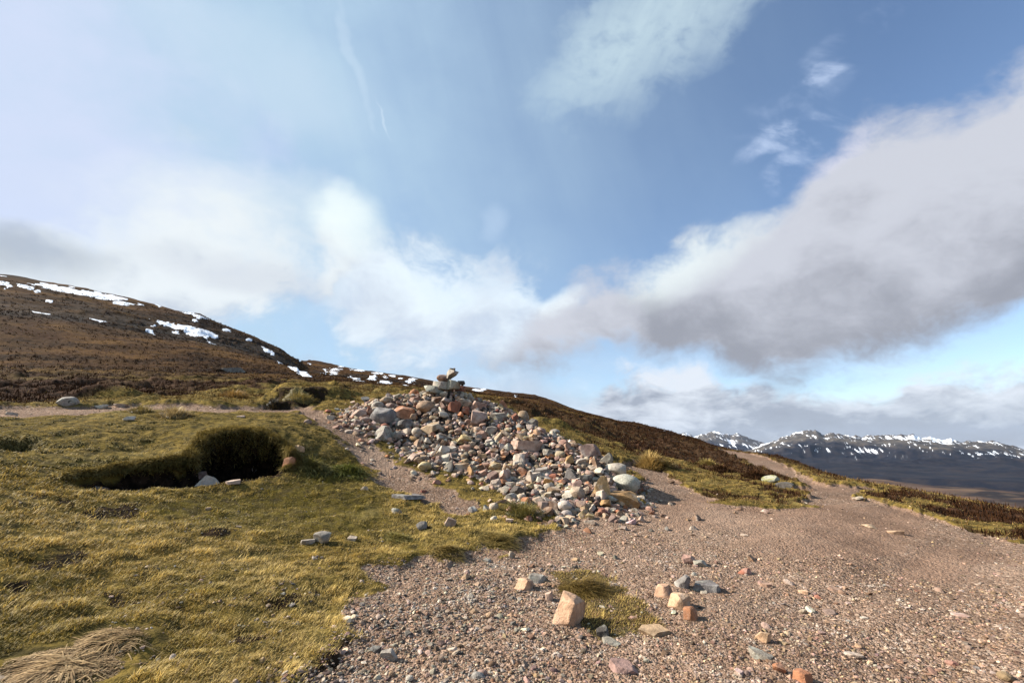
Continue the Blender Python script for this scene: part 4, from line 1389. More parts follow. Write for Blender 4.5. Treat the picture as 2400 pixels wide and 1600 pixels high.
# ------------------------------------------------------------------ single rocks lying about: px, py, w, h, shape, colour, label
ROCKS = [
    (1333, 1430, 78, 94, 'prism', 'peach', 'peach-coloured block standing upright beside the brown grass tussock'),
    (1228, 1366, 50, 40, 'prism', 'peach', 'low rock with a peach end, left of the brown tussock'),
    (1262, 1352, 50, 28, 'angular', 'grey', 'grey rock joined behind the low peach-ended rock'),
    (1288, 1395, 18, 30, 'slab', 'palepink', 'narrow pale pink chip between the peach-ended rock and the upright block'),
    (1554, 1383, 46, 40, 'prism', 'peach', 'peach slab, top one of the row of three on the path'),
    (1590, 1407, 52, 50, 'prism', 'peach', 'largest peach stone, middle one of the row of three on the path'),
    (1618, 1438, 36, 40, 'prism', 'orange', 'orange block, lowest of the row of three on the path'),
    (1533, 1470, 76, 40, 'slab', 'tan', 'long tan slab half sunk in gravel below the row of three'),
    (1655, 1368, 68, 38, 'slab', 'blue', 'blue-grey slab on the path above the row of three'),
    (1598, 1362, 36, 44, 'angular', 'blue', 'jagged blue-grey splinter left of the blue-grey slab'),
    (1616, 1310, 34, 28, 'angular', 'pink', 'pink stone beside a grey one, above the blue-grey slab'),
    (1642, 1318, 34, 22, 'block', 'grey', 'grey stone with dark end next to the pink stone'),
    (1412, 1478, 30, 34, 'angular', 'dark', 'dark blue-grey stone in the moss below the tussock'),
    (1434, 1498, 44, 22, 'angular', 'grey', 'grey stone behind the dark one in the moss'),
    (1460, 1553, 68, 42, 'slab', 'mauve', 'flat mauve-grey slab with a dark notch near the lower edge'),
    (1878, 1582, 44, 40, 'prism', 'orange', 'orange block with a shaded right side at the bottom edge'),
    (1826, 1562, 28, 30, 'angular', 'orange', 'orange shard left above the bottom-edge orange block'),
    (1788, 1490, 34, 34, 'angular', 'peach', 'peach shard standing in gravel beside a sunken grey slab'),
    (1780, 1525, 56, 34, 'slab', 'grey', 'sunken grey slab below the peach shard'),
    (1838, 1504, 24, 16, 'slab', 'tan', 'tan flat stone right of the peach shard'),
    (2250, 1438, 34, 12, 'slab', 'pink', 'flat pink stone alone on the smooth dark part of the path'),
    (2036, 1231, 30, 13, 'angular', 'cream', 'cream pointed stone, left of two on the far path'),
    (2100, 1245, 34, 15, 'slab', 'peach', 'flat peach stone, right of two on the far path'),
    (1745, 1338, 30, 20, 'angular', 'red', 'rust-red stone in the path right of the blue-grey slab'),
    (1849, 1362, 24, 16, 'angular', 'pink', 'pink stone, upper one of the pink scatter on the path'),
    (1952, 1377, 28, 14, 'slab', 'pink', 'pink flat stone at the right end of the pink scatter'),
    (1882, 1384, 22, 12, 'slab', 'peach', 'peach chip low in the pink scatter'),
    (1916, 1397, 16, 12, 'angular', 'red', 'small rust-red stone below the pink scatter'),
    (1795, 1368, 26, 14, 'slab', 'pink', 'pink flat stone at the left end of the pink scatter'),
    (1945, 1432, 36, 20, 'slab', 'mauve', 'mauve slab sunk in the path below the pink scatter'),
    (2025, 1446, 18, 10, 'slab', 'white', 'small white chip right of the sunken mauve slab'),
    (2000, 1530, 40, 14, 'slab', 'pale', 'long pale splinter lying in the lower right gravel'),
    (2240, 1478, 18, 9, 'slab', 'pale', 'small pale chip below the lone flat pink stone'),
    (1625, 1236, 20, 14, 'block', 'pale', 'pale square stone on the path right of the cairn'),
    (1745, 1252, 20, 7, 'slab', 'cream', 'flat cream stone on the path further right of the cairn'),
    (1110, 1428, 26, 20, 'angular', 'tan', 'tan stone pressed into the grey gravel, left of the tussock'),
    (912, 1532, 40, 36, 'angular', 'grey', 'grey rock at the edge of grass and gravel near the bottom'),
    (880, 1520, 26, 22, 'angular', 'dark', 'darker grey rock left of the grey rock near the bottom'),
    (1200, 1298, 17, 20, 'block', 'tan', 'tan stone stacked at the grass edge below the cairn'),
    (1034, 1540, 16, 22, 'block', 'palepink', 'pale pink chip in the gravel near the bottom middle'),
    (1060, 1520, 24, 18, 'angular', 'pale', 'pale stone up right of the pale pink chip'),
    (1130, 1573, 24, 22, 'round', 'mauve', 'mauve-grey round stone near the bottom edge'),
    # stones in the grass
    (755, 1258, 40, 34, 'angular', 'grey', 'pointed grey rock sticking out of the lawn'),
    (722, 1266, 34, 18, 'slab', 'grey', 'low grey rock left of the pointed one in the lawn'),
    (825, 1260, 22, 14, 'slab', 'pale', 'flat pale stone right of the pointed grey rock'),
    (930, 1196, 24, 18, 'angular', 'grey', 'grey stone in grass below the flat slab'),
    (960, 1157, 80, 14, 'slab', 'blue', 'wide flat blue-grey slab set in the ground left of the cairn foot'),
    (988, 1231, 26, 24, 'angular', 'blue', 'dark-sided blue-grey stone in the grass in front of the cairn'),
    (1055, 1222, 30, 24, 'block', 'palepink', 'pale pink block in the grass in front of the cairn'),
    (1157, 1186, 22, 22, 'round', 'pale', 'pale rock nestled in the grass hump at the cairn foot'),
    (1180, 1173, 22, 12, 'slab', 'mauve', 'mauve slab behind the pale rock in the grass hump'),
    (484, 1127, 60, 34, 'angular', 'white', 'whitish pointed rock lying at the mouth of the peat hollow'),
    (546, 1128, 30, 12, 'slab', 'palepink', 'flat pale pink stone right of the whitish rock at the hollow'),
    (470, 1112, 32, 16, 'slab', 'mauve', 'mauve stone in the shade behind the whitish rock'),
    (236, 1143, 34, 14, 'slab', 'mauve', 'mauve stone in the dark left corner of the hollow'),
    (682, 1084, 36, 30, 'prism', 'orange', 'orange block, lower one wedged in the bank right of the hollow'),
    (698, 1058, 30, 30, 'prism', 'peach', 'peach block, upper one wedged in the bank right of the hollow'),
    (594, 1098, 14, 10, 'angular', 'grey', 'little grey stone on the floor of the hollow'),
    (489, 1190, 14, 7, 'slab', 'cream', 'small cream stone alone in the dark lawn'),
    (560, 1233, 12, 6, 'slab', 'cream', 'small cream stone lower in the lawn'),
    (855, 1143, 18, 10, 'angular', 'pale', 'pale chip at the end of the green slope'),
    # stones of the track behind
    (160, 940, 42, 24, 'round', 'grey', 'grey boulder in the heather beside the back track'),
    (238, 952, 26, 8, 'slab', 'white', 'flat whitish stone at the edge of the back track'),
    (283, 948, 28, 8, 'slab', 'palepink', 'flat pale pink stone right of the whitish one by the back track'),
    (28, 969, 22, 8, 'slab', 'white', 'whitish stone at the left end of the back track'),
    (303, 980, 26, 10, 'angular', 'pale', 'pale stone group on the turf below the back track'),
    (722, 988, 18, 12, 'round', 'mauve', 'mauve stone where the track turns to the cairn'),
    (565, 975, 18, 6, 'slab', 'palepink', 'flat pale pink stone on the back track'),
    (775, 978, 24, 10, 'slab', 'tan', 'tan flat stone beside the track near the cairn\'s left end'),
    (1806, 1122, 40, 20, 'angular', 'olive', 'boulder capped with yellow-green lichen at the end of the heather strip'),
    (1838, 1136, 40, 16, 'angular', 'dark', 'dark rock right of the lichen-capped boulder'),
    (1792, 1197, 20, 12, 'angular', 'pink', 'pink stone at the lower tip of the grass strip'),
    (1730, 1192, 22, 10, 'angular', 'brown', 'brown stone at the edge of the grass strip'),
    (1572, 1128, 18, 10, 'angular', 'brown', 'brown stone on the path beside the grass strip'),
    (2010, 1164, 26, 7, 'slab', 'pale', 'flat pale stone where the far path forks'),
    (540, 866, 62, 18, 'angular', 'grey', 'grey outcrop slab on the hillside'),
]
for i, (px, py, w, h, shape, ck, label) in enumerate(ROCKS):
    x, y, z = hit(px, py + h * 0.30, ground_z, 1.6, 250.0, 3500)
    r = math.hypot(x, y)
    a, te = (float(v) for v in pix_dirs(px, py))
    ray = ray_dir(px, py)
    dist = r / math.hypot(ray.x, ray.y)
    ax = Vector((0, math.cos(PITCH), math.sin(PITCH)))
    dep = dist * ray.dot(ax)
    W, H = w / FPX * dep, h / FPX * dep
    # wide-angle stretch at the frame's edge
    W *= 0.85 + 0.15 * math.cos(a) if abs(a) > 0.3 else 1.0
    steep = min(max(-te, 0.0), 0.6)
    D = W * (0.8 if shape == 'slab' else 0.75)
    # seen from above, part of the height on the picture is the stone's depth
    Hz = max((H - D * steep) * 1.05, H * 0.45, 0.02)
    c = Vector((r * math.sin(a), r * math.cos(a), float(ground_z(r * math.sin(a), r * math.cos(a))[0]) + Hz * (0.02 if 'outcrop' in label else -0.2 if 'set in the ground' in label else (0.06 if shape == 'slab' else 0.17))))
    rng_ = np.random.default_rng(1500 + i)
    stone('rock', c, (W, D, Hz * 1.15), -a + rng_.normal() * 0.12, (rng_.normal() * 0.06, rng_.normal() * 0.08), shape, ck, 2100 + i, 5 if w > 60 and r < 8 else (4 if w > 28 else 3), label, 'rock' if w >= 30 else 'stone', 'loose stones on path and turf')

# ------------------------------------------------------------------ grass, heather, gravel
def blades(pos, phi, th0, th1, L, W, cols, segs=2, tipdark=1.0):
    """Curved tapering blades: phi heading, th0 and th1 lean from upright at foot and tip."""
    n = len(pos)
    hx_, hy_ = np.cos(phi), np.sin(phi)
    wx, wy = -hy_, hx_
    pts = [pos]
    for k in range(segs):
        th = th0 + (th1 - th0) * ((k + 0.5) / segs)
        st = L / segs
        q = pts[-1] + np.stack([hx_ * np.sin(th) * st, hy_ * np.sin(th) * st, np.cos(th) * st], 1)
        pts.append(q)
    rows_, cl = [], []
    for k in range(segs):
        w = W * (1 - 0.45 * k / segs) * 0.5
        off = np.stack([wx * w, wy * w, 0 * w], 1)
        rows_ += [pts[k] - off, pts[k] + off]
        f = 0.75 + 0.25 * (k / segs)
        cl += [cols * f, cols * f]
    rows_.append(pts[-1])
    cl.append(cols * tipdark)
    m = 2 * segs + 1
    v = np.stack(rows_, 1).reshape(-1, 3)
    c = np.clip(np.stack(cl, 1).reshape(-1, 3), 0, 1)
    b = np.arange(n) * m
    q = np.concatenate([np.stack([b + 2 * k, b + 2 * k + 1, b + 2 * k + 3, b + 2 * k + 2], 1) for k in range(segs - 1)]) if segs > 1 else np.zeros((0, 4), int)
    t = np.stack([b + 2 * segs - 2, b + 2 * segs - 1, b + 2 * segs], 1)
    return v, q, t, c


def join(parts):
    vs_, qs, ts, cs = [], [], [], []
    o = 0
    for v, q, t, c in parts:
        vs_.append(v); qs.append(q + o); ts.append(t + o); cs.append(c)
        o += len(v)
    return np.vstack(vs_), [np.vstack(qs), np.vstack(ts)], np.vstack(cs)


def mixcol(a, b, t):
    return np.asarray(a)[None] * (1 - t[:, None]) + np.asarray(b)[None] * t[:, None]


STRAW, OLIVE, GREEN, BROWN = (0.58, 0.405, 0.125), (0.335, 0.235, 0.043), (0.20, 0.165, 0.021), (0.20, 0.115, 0.042)
MT_ = {'worn': worn, 'gravel': gravel, 'heather': heather, 'peat': peat_b, 'dry': dry, 'moss': moss, 'green': green_slope}


def gm_at(x, y, *names):
    r = np.hypot(x, y)
    a = wrap_az(np.arctan2(x, y))
    i = np.clip(np.searchsorted(AZW, a), 0, NA - 1)
    j = np.clip(np.searchsorted(RR, r), 0, NR - 1)
    return [MT_[k][i, j] for k in names], i, j


STRAW_AT = [(*hit(150, 1560, ground_z, 1.6, 20, 900)[:2], 0.33), (*hit(265, 1500, ground_z, 1.6, 20, 900)[:2], 0.24)]


def turf(n, r0, r1, a0, a1, seed, power=1.0):
    rng = np.random.default_rng(seed)
    u = rng.uniform(size=n)
    r = r0 * (r1 / r0) ** (u ** power)
    a = rng.uniform(R(a0), R(a1), n)
    x, y = r * np.sin(a), r * np.cos(a)
    (g, h, p, d, mo, gs), i, j = gm_at(x, y, 'gravel', 'heather', 'peat', 'dry', 'moss', 'green')
    inc = cairn_h(x, y) > 0.12
    for (qx, qy, qr) in STRAW_AT:            # the near straw tussock smothers the turf under it
        inc |= np.hypot(x - qx, y - qy) < qr
    thin = sstep(fbm(x / 0.30, y / 0.30, 3, 201), -0.35, 0.12) * 0.8 + 0.2
    prob = np.clip(1 - g * 1.25, 0, 1) ** 1.5 * (1 - 0.92 * p) * (1 - 0.85 * h) * thin
    prob = np.maximum(prob, np.clip(mo * 1.4 - 0.3, 0, 1) * 0.9 * thin)
    prob[inc] = 0
    k = rng.uniform(size=n) < prob
    x, y, r, d, mo, gs, i, j, g = (q[k] for q in (x, y, r, d, mo, gs, i, j, g))
    m = len(x)
    z = ground_z(x, y)
    # follow the displaced lip as well
    x2, y2 = X[i, j], Y[i, j]
    shift = np.hypot(x2, y2) - RG[i, j]
    x, y = x + np.sin(np.arctan2(x, y)) * shift, y + np.cos(np.arctan2(x, y)) * shift
    big = 1 + np.clip(r - 3, 0, 60) * 0.05
    tuft_ = sstep(fbm(x / 0.25, y / 0.25, 3, 203), 0.0, 0.5)
    L = rng.uniform(0.022, 0.052, m) * (0.75 + 0.8 * tuft_) * big * (1 - 0.45 * np.clip(1 - d * 1.6, 0, 1) * (1 - gs)) * (1 + 0.9 * gs)
    W = np.maximum(rng.uniform(0.0024, 0.0046, m), r * 0.0008)
    wind = 0.2 + 1.5 * fbm(x / 1.3, y / 1.3, 3, 202)
    phi = wind + rng.normal(size=m) * 1.25
    th0 = rng.uniform(0.25, 0.9, m) + 0.45 * sstep(r, 6, 10)
    th1 = th0 + rng.uniform(0.4, 1.1, m)
    t = np.clip(d + rng.normal(size=m) * 0.30, 0, 1)
    c = mixcol(OLIVE, STRAW, t)
    gmix = np.clip(0.50 - d * 1.2 + rng.normal(size=m) * 0.2 + gs * 0.7, 0, 0.9) * (1 - 0.75 * sstep(r, 8, 11) * (1 - gs))
    c = c * (1 - gmix[:, None]) + np.array(GREEN)[None] * gmix[:, None]
    br = rng.uniform(size=m) < (0.08 + 0.5 * mo)
    c[br] = np.array(BROWN) * rng.uniform(0.5, 1.2, br.sum())[:, None]
    dull = sstep(r, 7, 11)[:, None] * 0.75 * rng.uniform(size=(m, 1))
    c = c * (1 - dull) + np.array([[0.16, 0.095, 0.035]]) * dull
    vr = (sstep(np.arctan2(x, y), R(8), R(16)) * sstep(r, 6.5, 8.5) * rng.uniform(0.45, 1.0, m))[:, None]
    c = c * (1 - vr) + np.array([[0.37, 0.235, 0.075]]) * vr
    c *= 1.18 * (rng.uniform(0.5, 1.35, m) * (0.8 + 0.4 * tuft_))[:, None]
    return blades(np.stack([x, y, z - 0.004], 1), phi, th0, th1, L, W, c)


def hanging():
    # turf and roots hanging down the faces of the hollow
    rng = np.random.default_rng(309)
    ii = np.where((AZ[:1400] > R(-56)) & (AZ[:1400] < R(-20)))[0]
    jj = np.where((RR > 7.2) & (RR < 10.6))[0]
    i0, i1, j0, j1 = ii[0], ii[-1], jj[0], jj[-1]
    P0 = np.stack([X, Y, Z], -1)[i0:i1, j0:j1]
    dz = P0[:-1, 1:, 2] - P0[:-1, :-1, 2]
    dh = np.hypot(P0[:-1, 1:, 0] - P0[:-1, :-1, 0], P0[:-1, 1:, 1] - P0[:-1, :-1, 1])
    steep_ = (np.abs(dz) > 0.55 * dh) & (np.abs(dz) > 0.012)
    pm = peat_m[i0:i1, j0:j1][:-1, :-1]
    rim = (hsd[i0:i1, j0:j1][:-1, :-1] > -0.22) & (hsd[i0:i1, j0:j1][:-1, :-1] < 0.03)
    high = (P0[:-1, :-1, 2] - float(zs_floor)) > 0.16
    rim = rim & high
    w = steep_ * high * (1 - 0.9 * pm) * 1.0 * np.clip(np.abs(dz) / 0.05, 0, 3) + rim * 0.8
    w = w / w.sum()
    n = 42000
    pick = rng.choice(w.size, n, p=w.ravel())
    a, b = np.unravel_index(pick, w.shape)
    u, v_ = rng.uniform(size=n)[:, None], rng.uniform(size=n)[:, None]
    pos = P0[a, b] * (1 - u) * (1 - v_) + P0[a + 1, b] * u * (1 - v_) + P0[a, b + 1] * (1 - u) * v_ + P0[a + 1, b + 1] * u * v_
    isr = rim[a, b]
    az_ = np.arctan2(pos[:, 0], pos[:, 1])
    phi = np.arctan2(-np.cos(az_), -np.sin(az_)) + rng.normal(size=n) * 0.6
    L = rng.uniform(0.05, 0.13, n) * np.where(isr, 1.2, 1.0)
    th0 = np.where(isr, rng.uniform(0.6, 1.3, n), rng.uniform(1.0, 1.7, n))
    th1 = th0 + rng.uniform(0.7, 1.4, n)
    t = rng.uniform(size=n)
    c = mixcol((0.17, 0.13, 0.028), (0.52, 0.38, 0.12), t) * rng.uniform(0.5, 1.2, n)[:, None]
    return blades(pos, phi, th0, th1, L, np.full(n, 0.0065), c)


v, f, c = join([hanging(), turf(430000, 2.2, 7.5, -54, 34, 301), turf(240000, 6.5, 22, -54, 56, 302), turf(60000, 20, 60, -54, 50, 303)])
tag(make_mesh('grass', v, f, M_BLADE, c, True), kind='stuff')


# heather and rough hill grass: sprays of twigs that thin out up the slope
def rough(n, r0, r1, a0, a1, seed):
    rng = np.random.default_rng(seed)
    r = r0 * (r1 / r0) ** (rng.uniform(size=n) ** 0.9)
    a = rng.uniform(R(a0), R(a1), n)
    x, y = r * np.sin(a), r * np.cos(a)
    (g, h, p, d), i, j = gm_at(x, y, 'gravel', 'heather', 'peat', 'dry')
    k = (rng.uniform(size=n) < np.clip(1 - g * 1.3, 0, 1) * (1 - 0.8 * p)) & (cairn_h(x, y) < 0.1)
    ish = rng.uniform(size=n) < h
    k &= ish | ((r > np.where(a > R(7), 7.5, 12.0)) & (rng.uniform(size=n) < 0.55))
    x, y, r, d, ish = x[k], y[k], r[k], d[k], ish[k]
    z = ground_z(x, y)
    out = []
    nb = 6
    m = len(x)
    for q in range(nb):
        big = 0.8 + r * 0.013
        L = np.where(ish, rng.uniform(0.05, 0.17, m), rng.uniform(0.06, 0.19, m)) * big
        W = np.maximum(np.where(ish, 0.018, 0.010) * big, r * 0.0009)
        off = rng.normal(size=(m, 2)) * (0.05 * big)[:, None]
        phi = rng.uniform(0, 6.283, m)
        th0 = np.where(ish, rng.uniform(0, 1.1, m), rng.uniform(0.3, 1.1, m))
        th1 = np.where(ish, th0 + rng.normal(size=m) * 0.3, th0 + rng.uniform(0.5, 1.2, m))
        t = rng.uniform(size=m)
        ch = mixcol((0.014, 0.007, 0.004), (0.075, 0.033, 0.014), t ** 1.6)
        cg = mixcol((0.07, 0.038, 0.013), (0.27, 0.165, 0.055), t ** 1.3)
        c = np.where(ish[:, None], ch, cg)
        out.append(blades(np.stack([x + off[:, 0], y + off[:, 1], z - 0.02], 1), phi, th0, th1, L, W, c, 1 if q % 2 else 2))
    return out


parts_ = rough(26000, 9, 30, -54, 56, 311) + rough(30000, 28, 170, -54, 36, 312)
v, f, c = join(parts_)
tag(make_mesh('heather', v, f, M_TWIG, c, True), kind='stuff')

# gravel chips over the path
rng = np.random.default_rng(41)
def chips(n, r0, r1, a0, a1, s0, sig, lv, far=False):
    r = r0 * (r1 / r0) ** rng.uniform(size=n)
    a = rng.uniform(R(a0), R(a1), n)
    x, y = r * np.sin(a), r * np.cos(a)
    (g, p, mo, wo), i, j = gm_at(x, y, 'gravel', 'peat', 'moss', 'worn')
    clump = sstep(fbm(x / 0.9, y / 0.9, 3, 222), -0.5, 0.3) * 0.7 + 0.3
    ragged = g + fbm(x / 0.35, y / 0.35, 3, 223) * 0.7
    k = (rng.uniform(size=n) < np.clip(ragged, 0, 1) * (1 - 0.75 * mo) * clump * (1 - 0.72 * wo) + p * 0.10) & (cairn_h(x, y) < 0.05)
    x, y, r = x[k], y[k], r[k]
    m = len(x)
    s = np.exp(rng.normal(math.log(s0), sig, m)).clip(s0 * 0.4, s0 * 4.5) * (1 + np.clip(r - 4, 0, 30) * 0.03)
    z = ground_z(x, y) + s * 0.10
    # bottom middle is greyer, the right side pinker
    pinkish = sstep(np.arctan2(x, y), R(-8), R(22)) * 0.8 + sstep(r, 5, 9) * 0.5
    ck = pick_cols(m, ['mauve', 'pink', 'tan', 'palepink', 'brown', 'peach'], [20, 12, 26, 14, 30, 3], rng, 0.28)
    cg = pick_cols(m, ['grey', 'pale', 'mauve', 'dark', 'tan', 'brown'], [30, 18, 14, 8, 16, 14], rng, 0.3)
    c = np.where((rng.uniform(size=m) < pinkish)[:, None], ck, cg) * np.array([[1.0, 0.985, 0.96]])
    return stone_field(np.stack([x, y, z], 1), s, c, lv, rng, 0.62)
sets = [chips(68000, 2.2, 6.5, -40, 54, 0.0100, 0.40, 1), chips(5000, 2.2, 5.0, -40, 10, 0.022, 0.35, 2), chips(1500, 2.2, 7.0, 8, 54, 0.023, 0.35, 2), chips(24000, 5.5, 24, -50, 54, 0.0125, 0.40, 1), chips(260, 2.6, 14, -36, 54, 0.05, 0.3, 2)]
vs_, fs_, cs_ = [], [], []
o_ = 0
for v, f, c in sets:
    vs_.append(v); fs_.append(f + o_); cs_.append(c)
    o_ += len(v)
gr = make_mesh('gravel', np.vstack(vs_), fs_, M_RUBBLE, np.vstack(cs_), False)
tag(gr, kind='stuff')

# ------------------------------------------------------------------ tussocks that stand out one by one
# px, py, radius in px, blade length in px, count, heading deg (None = all round), colours, label
TUSS = [
    (150, 1560, 150, 70, 3600, 205, ((0.28, 0.165, 0.07), (0.74, 0.51, 0.25)), 'straw-coloured flattened grass tussock in the near corner of the lawn'),
    (265, 1500, 105, 60, 1700, 205, ((0.24, 0.14, 0.055), (0.66, 0.45, 0.21)), 'straw tussock just behind the one in the near corner of the lawn'),
    (1360, 1382, 62, 62, 2200, -30, ((0.16, 0.10, 0.025), (0.30, 0.20, 0.05)), 'brown-green drooping grass tussock beside the upright peach block'),
    (1520, 1088, 30, 30, 900, None, ((0.42, 0.27, 0.08), (0.58, 0.38, 0.13)), 'golden tall grass tussock on the path edge right of the cairn'),
    (1562, 1092, 20, 20, 400, None, ((0.36, 0.25, 0.08), (0.50, 0.36, 0.13)), 'smaller golden tussock right of the tall golden one'),
    (735, 1095, 40, 34, 900, -60, ((0.22, 0.20, 0.05), (0.46, 0.38, 0.13)), 'shaggy tussock hanging over the right corner of the peat hollow'),
    (815, 1105, 46, 30, 900, -60, ((0.13, 0.15, 0.025), (0.26, 0.25, 0.06)), 'green shaggy tussock on the slope right of the peat hollow'),
    (290, 1082, 26, 26, 420, -70, ((0.30, 0.24, 0.08), (0.50, 0.40, 0.17)), 'pale tuft hanging down the dark bank left of the hollow'),
    (1225, 1208, 46, 32, 900, None, ((0.15, 0.13, 0.03), (0.34, 0.26, 0.08)), 'olive grass hump at the left front foot of the cairn'),
    (1165, 1270, 50, 34, 900, -20, ((0.34, 0.25, 0.07), (0.50, 0.36, 0.12)), 'yellow tussock at the turf edge in front of the cairn'),
    (1040, 1290, 46, 30, 800, -40, ((0.34, 0.24, 0.07), (0.48, 0.34, 0.11)), 'yellow-brown tussock overhanging the gravel edge of the lawn'),
    (930, 1262, 40, 24, 700, -30, ((0.30, 0.25, 0.06), (0.46, 0.37, 0.12)), 'yellow tussock left of the yellow-brown overhanging one'),
    (548, 932, 30, 18, 700, None, ((0.34, 0.20, 0.06), (0.52, 0.34, 0.12)), 'orange-brown rounded tussock on the rough ground behind the lawn'),
    (410, 975, 36, 20, 700, None, ((0.42, 0.30, 0.13), (0.60, 0.45, 0.22)), 'pale bleached tussock beside the back track'),
    (330, 966, 30, 14, 500, None, ((0.30, 0.22, 0.07), (0.44, 0.33, 0.12)), 'low ochre tussock left of the pale bleached one'),
    (700, 938, 40, 15, 700, None, ((0.30, 0.23, 0.07), (0.46, 0.34, 0.11)), 'yellow-green turf cap over the dark peat bank'),
    (640, 945, 16, 14, 300, None, ((0.05, 0.035, 0.015), (0.10, 0.07, 0.03)), 'dark peaty tussock at the left end of the peat bank'),
    (1690, 1105, 34, 14, 500, None, ((0.06, 0.03, 0.015), (0.14, 0.07, 0.03)), 'dark heather bush in the strip between the two paths'),
    (1770, 1118, 36, 16, 500, None, ((0.05, 0.025, 0.012), (0.12, 0.055, 0.025)), 'dark heather bush left of the lichen-capped boulder'),
    (1660, 1090, 26, 12, 400, None, ((0.30, 0.22, 0.07), (0.46, 0.34, 0.12)), 'pale grass tuft among the heather between the two paths'),
]
for i, (px, py, rad, ln, cnt, head, (c0, c1), label) in enumerate(TUSS):
    rng = np.random.default_rng(1200 + i)
    x0, y0, z0 = hit(px, py, ground_z, 1.6, 80, 3000)
    r = math.hypot(x0, y0)
    a = math.atan2(x0, y0)
    dep = y0 * math.cos(PITCH) + (z0 - EYE) * math.sin(PITCH)
    rw, lw = rad / FPX * dep, ln / FPX * dep
    u = rng.uniform(size=cnt) ** 0.6
    ang = rng.uniform(0, 6.283, cnt)
    lx, ly = np.cos(ang) * u * rw, np.sin(ang) * u * rw * 0.75
    x, y = x0 + lx, y0 + ly
    dome = (1 - u ** 2) * rw * (0.30 if head is None else (0.105 if r < 4 else 0.13))
    z = ground_z(x, y) + dome - 0.01
    if head is None:
        phi = ang + rng.normal(size=cnt) * 0.5
    else:
        phi = np.where(rng.uniform(size=cnt) < 0.90, R(head) + rng.normal(size=cnt) * 0.42 + 1.1 * fbm(x / (rw * 0.35), y / (rw * 0.35), 2, 500 + i), ang)
    th0 = np.clip(0.25 + u * 0.7 + rng.normal(size=cnt) * 0.15, 0, 1.3) + (0.0 if head is None else (1.05 if r < 4 else 0.5))
    th1 = th0 + rng.uniform(0.4, 1.1, cnt)
    L = lw * rng.uniform(0.3, 1.2, cnt)
    W = np.maximum(0.0048, r * 0.0009) * rng.uniform(0.6, 1.4, cnt)
    c = mixcol(c0, c1, rng.uniform(size=cnt)) * rng.uniform(0.6, 1.15, cnt)[:, None]
    v, q, t, c = blades(np.stack([x, y, z], 1), phi, th0, th1, L, W, c, 3)
    # the matted crown the blades grow from
    av, af = ICO[3]
    dv = av * np.array([rw * 0.92, rw * 0.70, rw * (0.28 if head is None else (0.09 if r < 4 else 0.12))])
    dv = dv * (1 + 0.10 * np.sin(av @ np.array([5.0, 7.0, 3.0])) + 0.06 * np.sin(av @ np.array([13.0, -9.0, 8.0])))[:, None]
    dv = dv + np.array([x0, y0, 0])
    dv[:, 2] += ground_z(dv[:, 0], dv[:, 1]) - 0.02
    dc = np.tile(np.array([c0]) * 0.42, (len(dv), 1))
    n0 = len(v)
    vv = np.vstack([v, dv]) - np.array([x0, y0, z0])
    o = make_mesh('grass_tussock' if 'heather' not in label else 'heather_bush', vv, [q, np.vstack([t, af + n0])], M_BLADE if 'heather' not in label else M_TWIG, np.vstack([c, dc]), True)
    o.location = (x0, y0, z0)
    tag(o, label, 'tussock' if 'heather' not in label else 'heather', 'tussocks standing out of the turf' if 'heather' not in label else 'heather bushes between the paths')

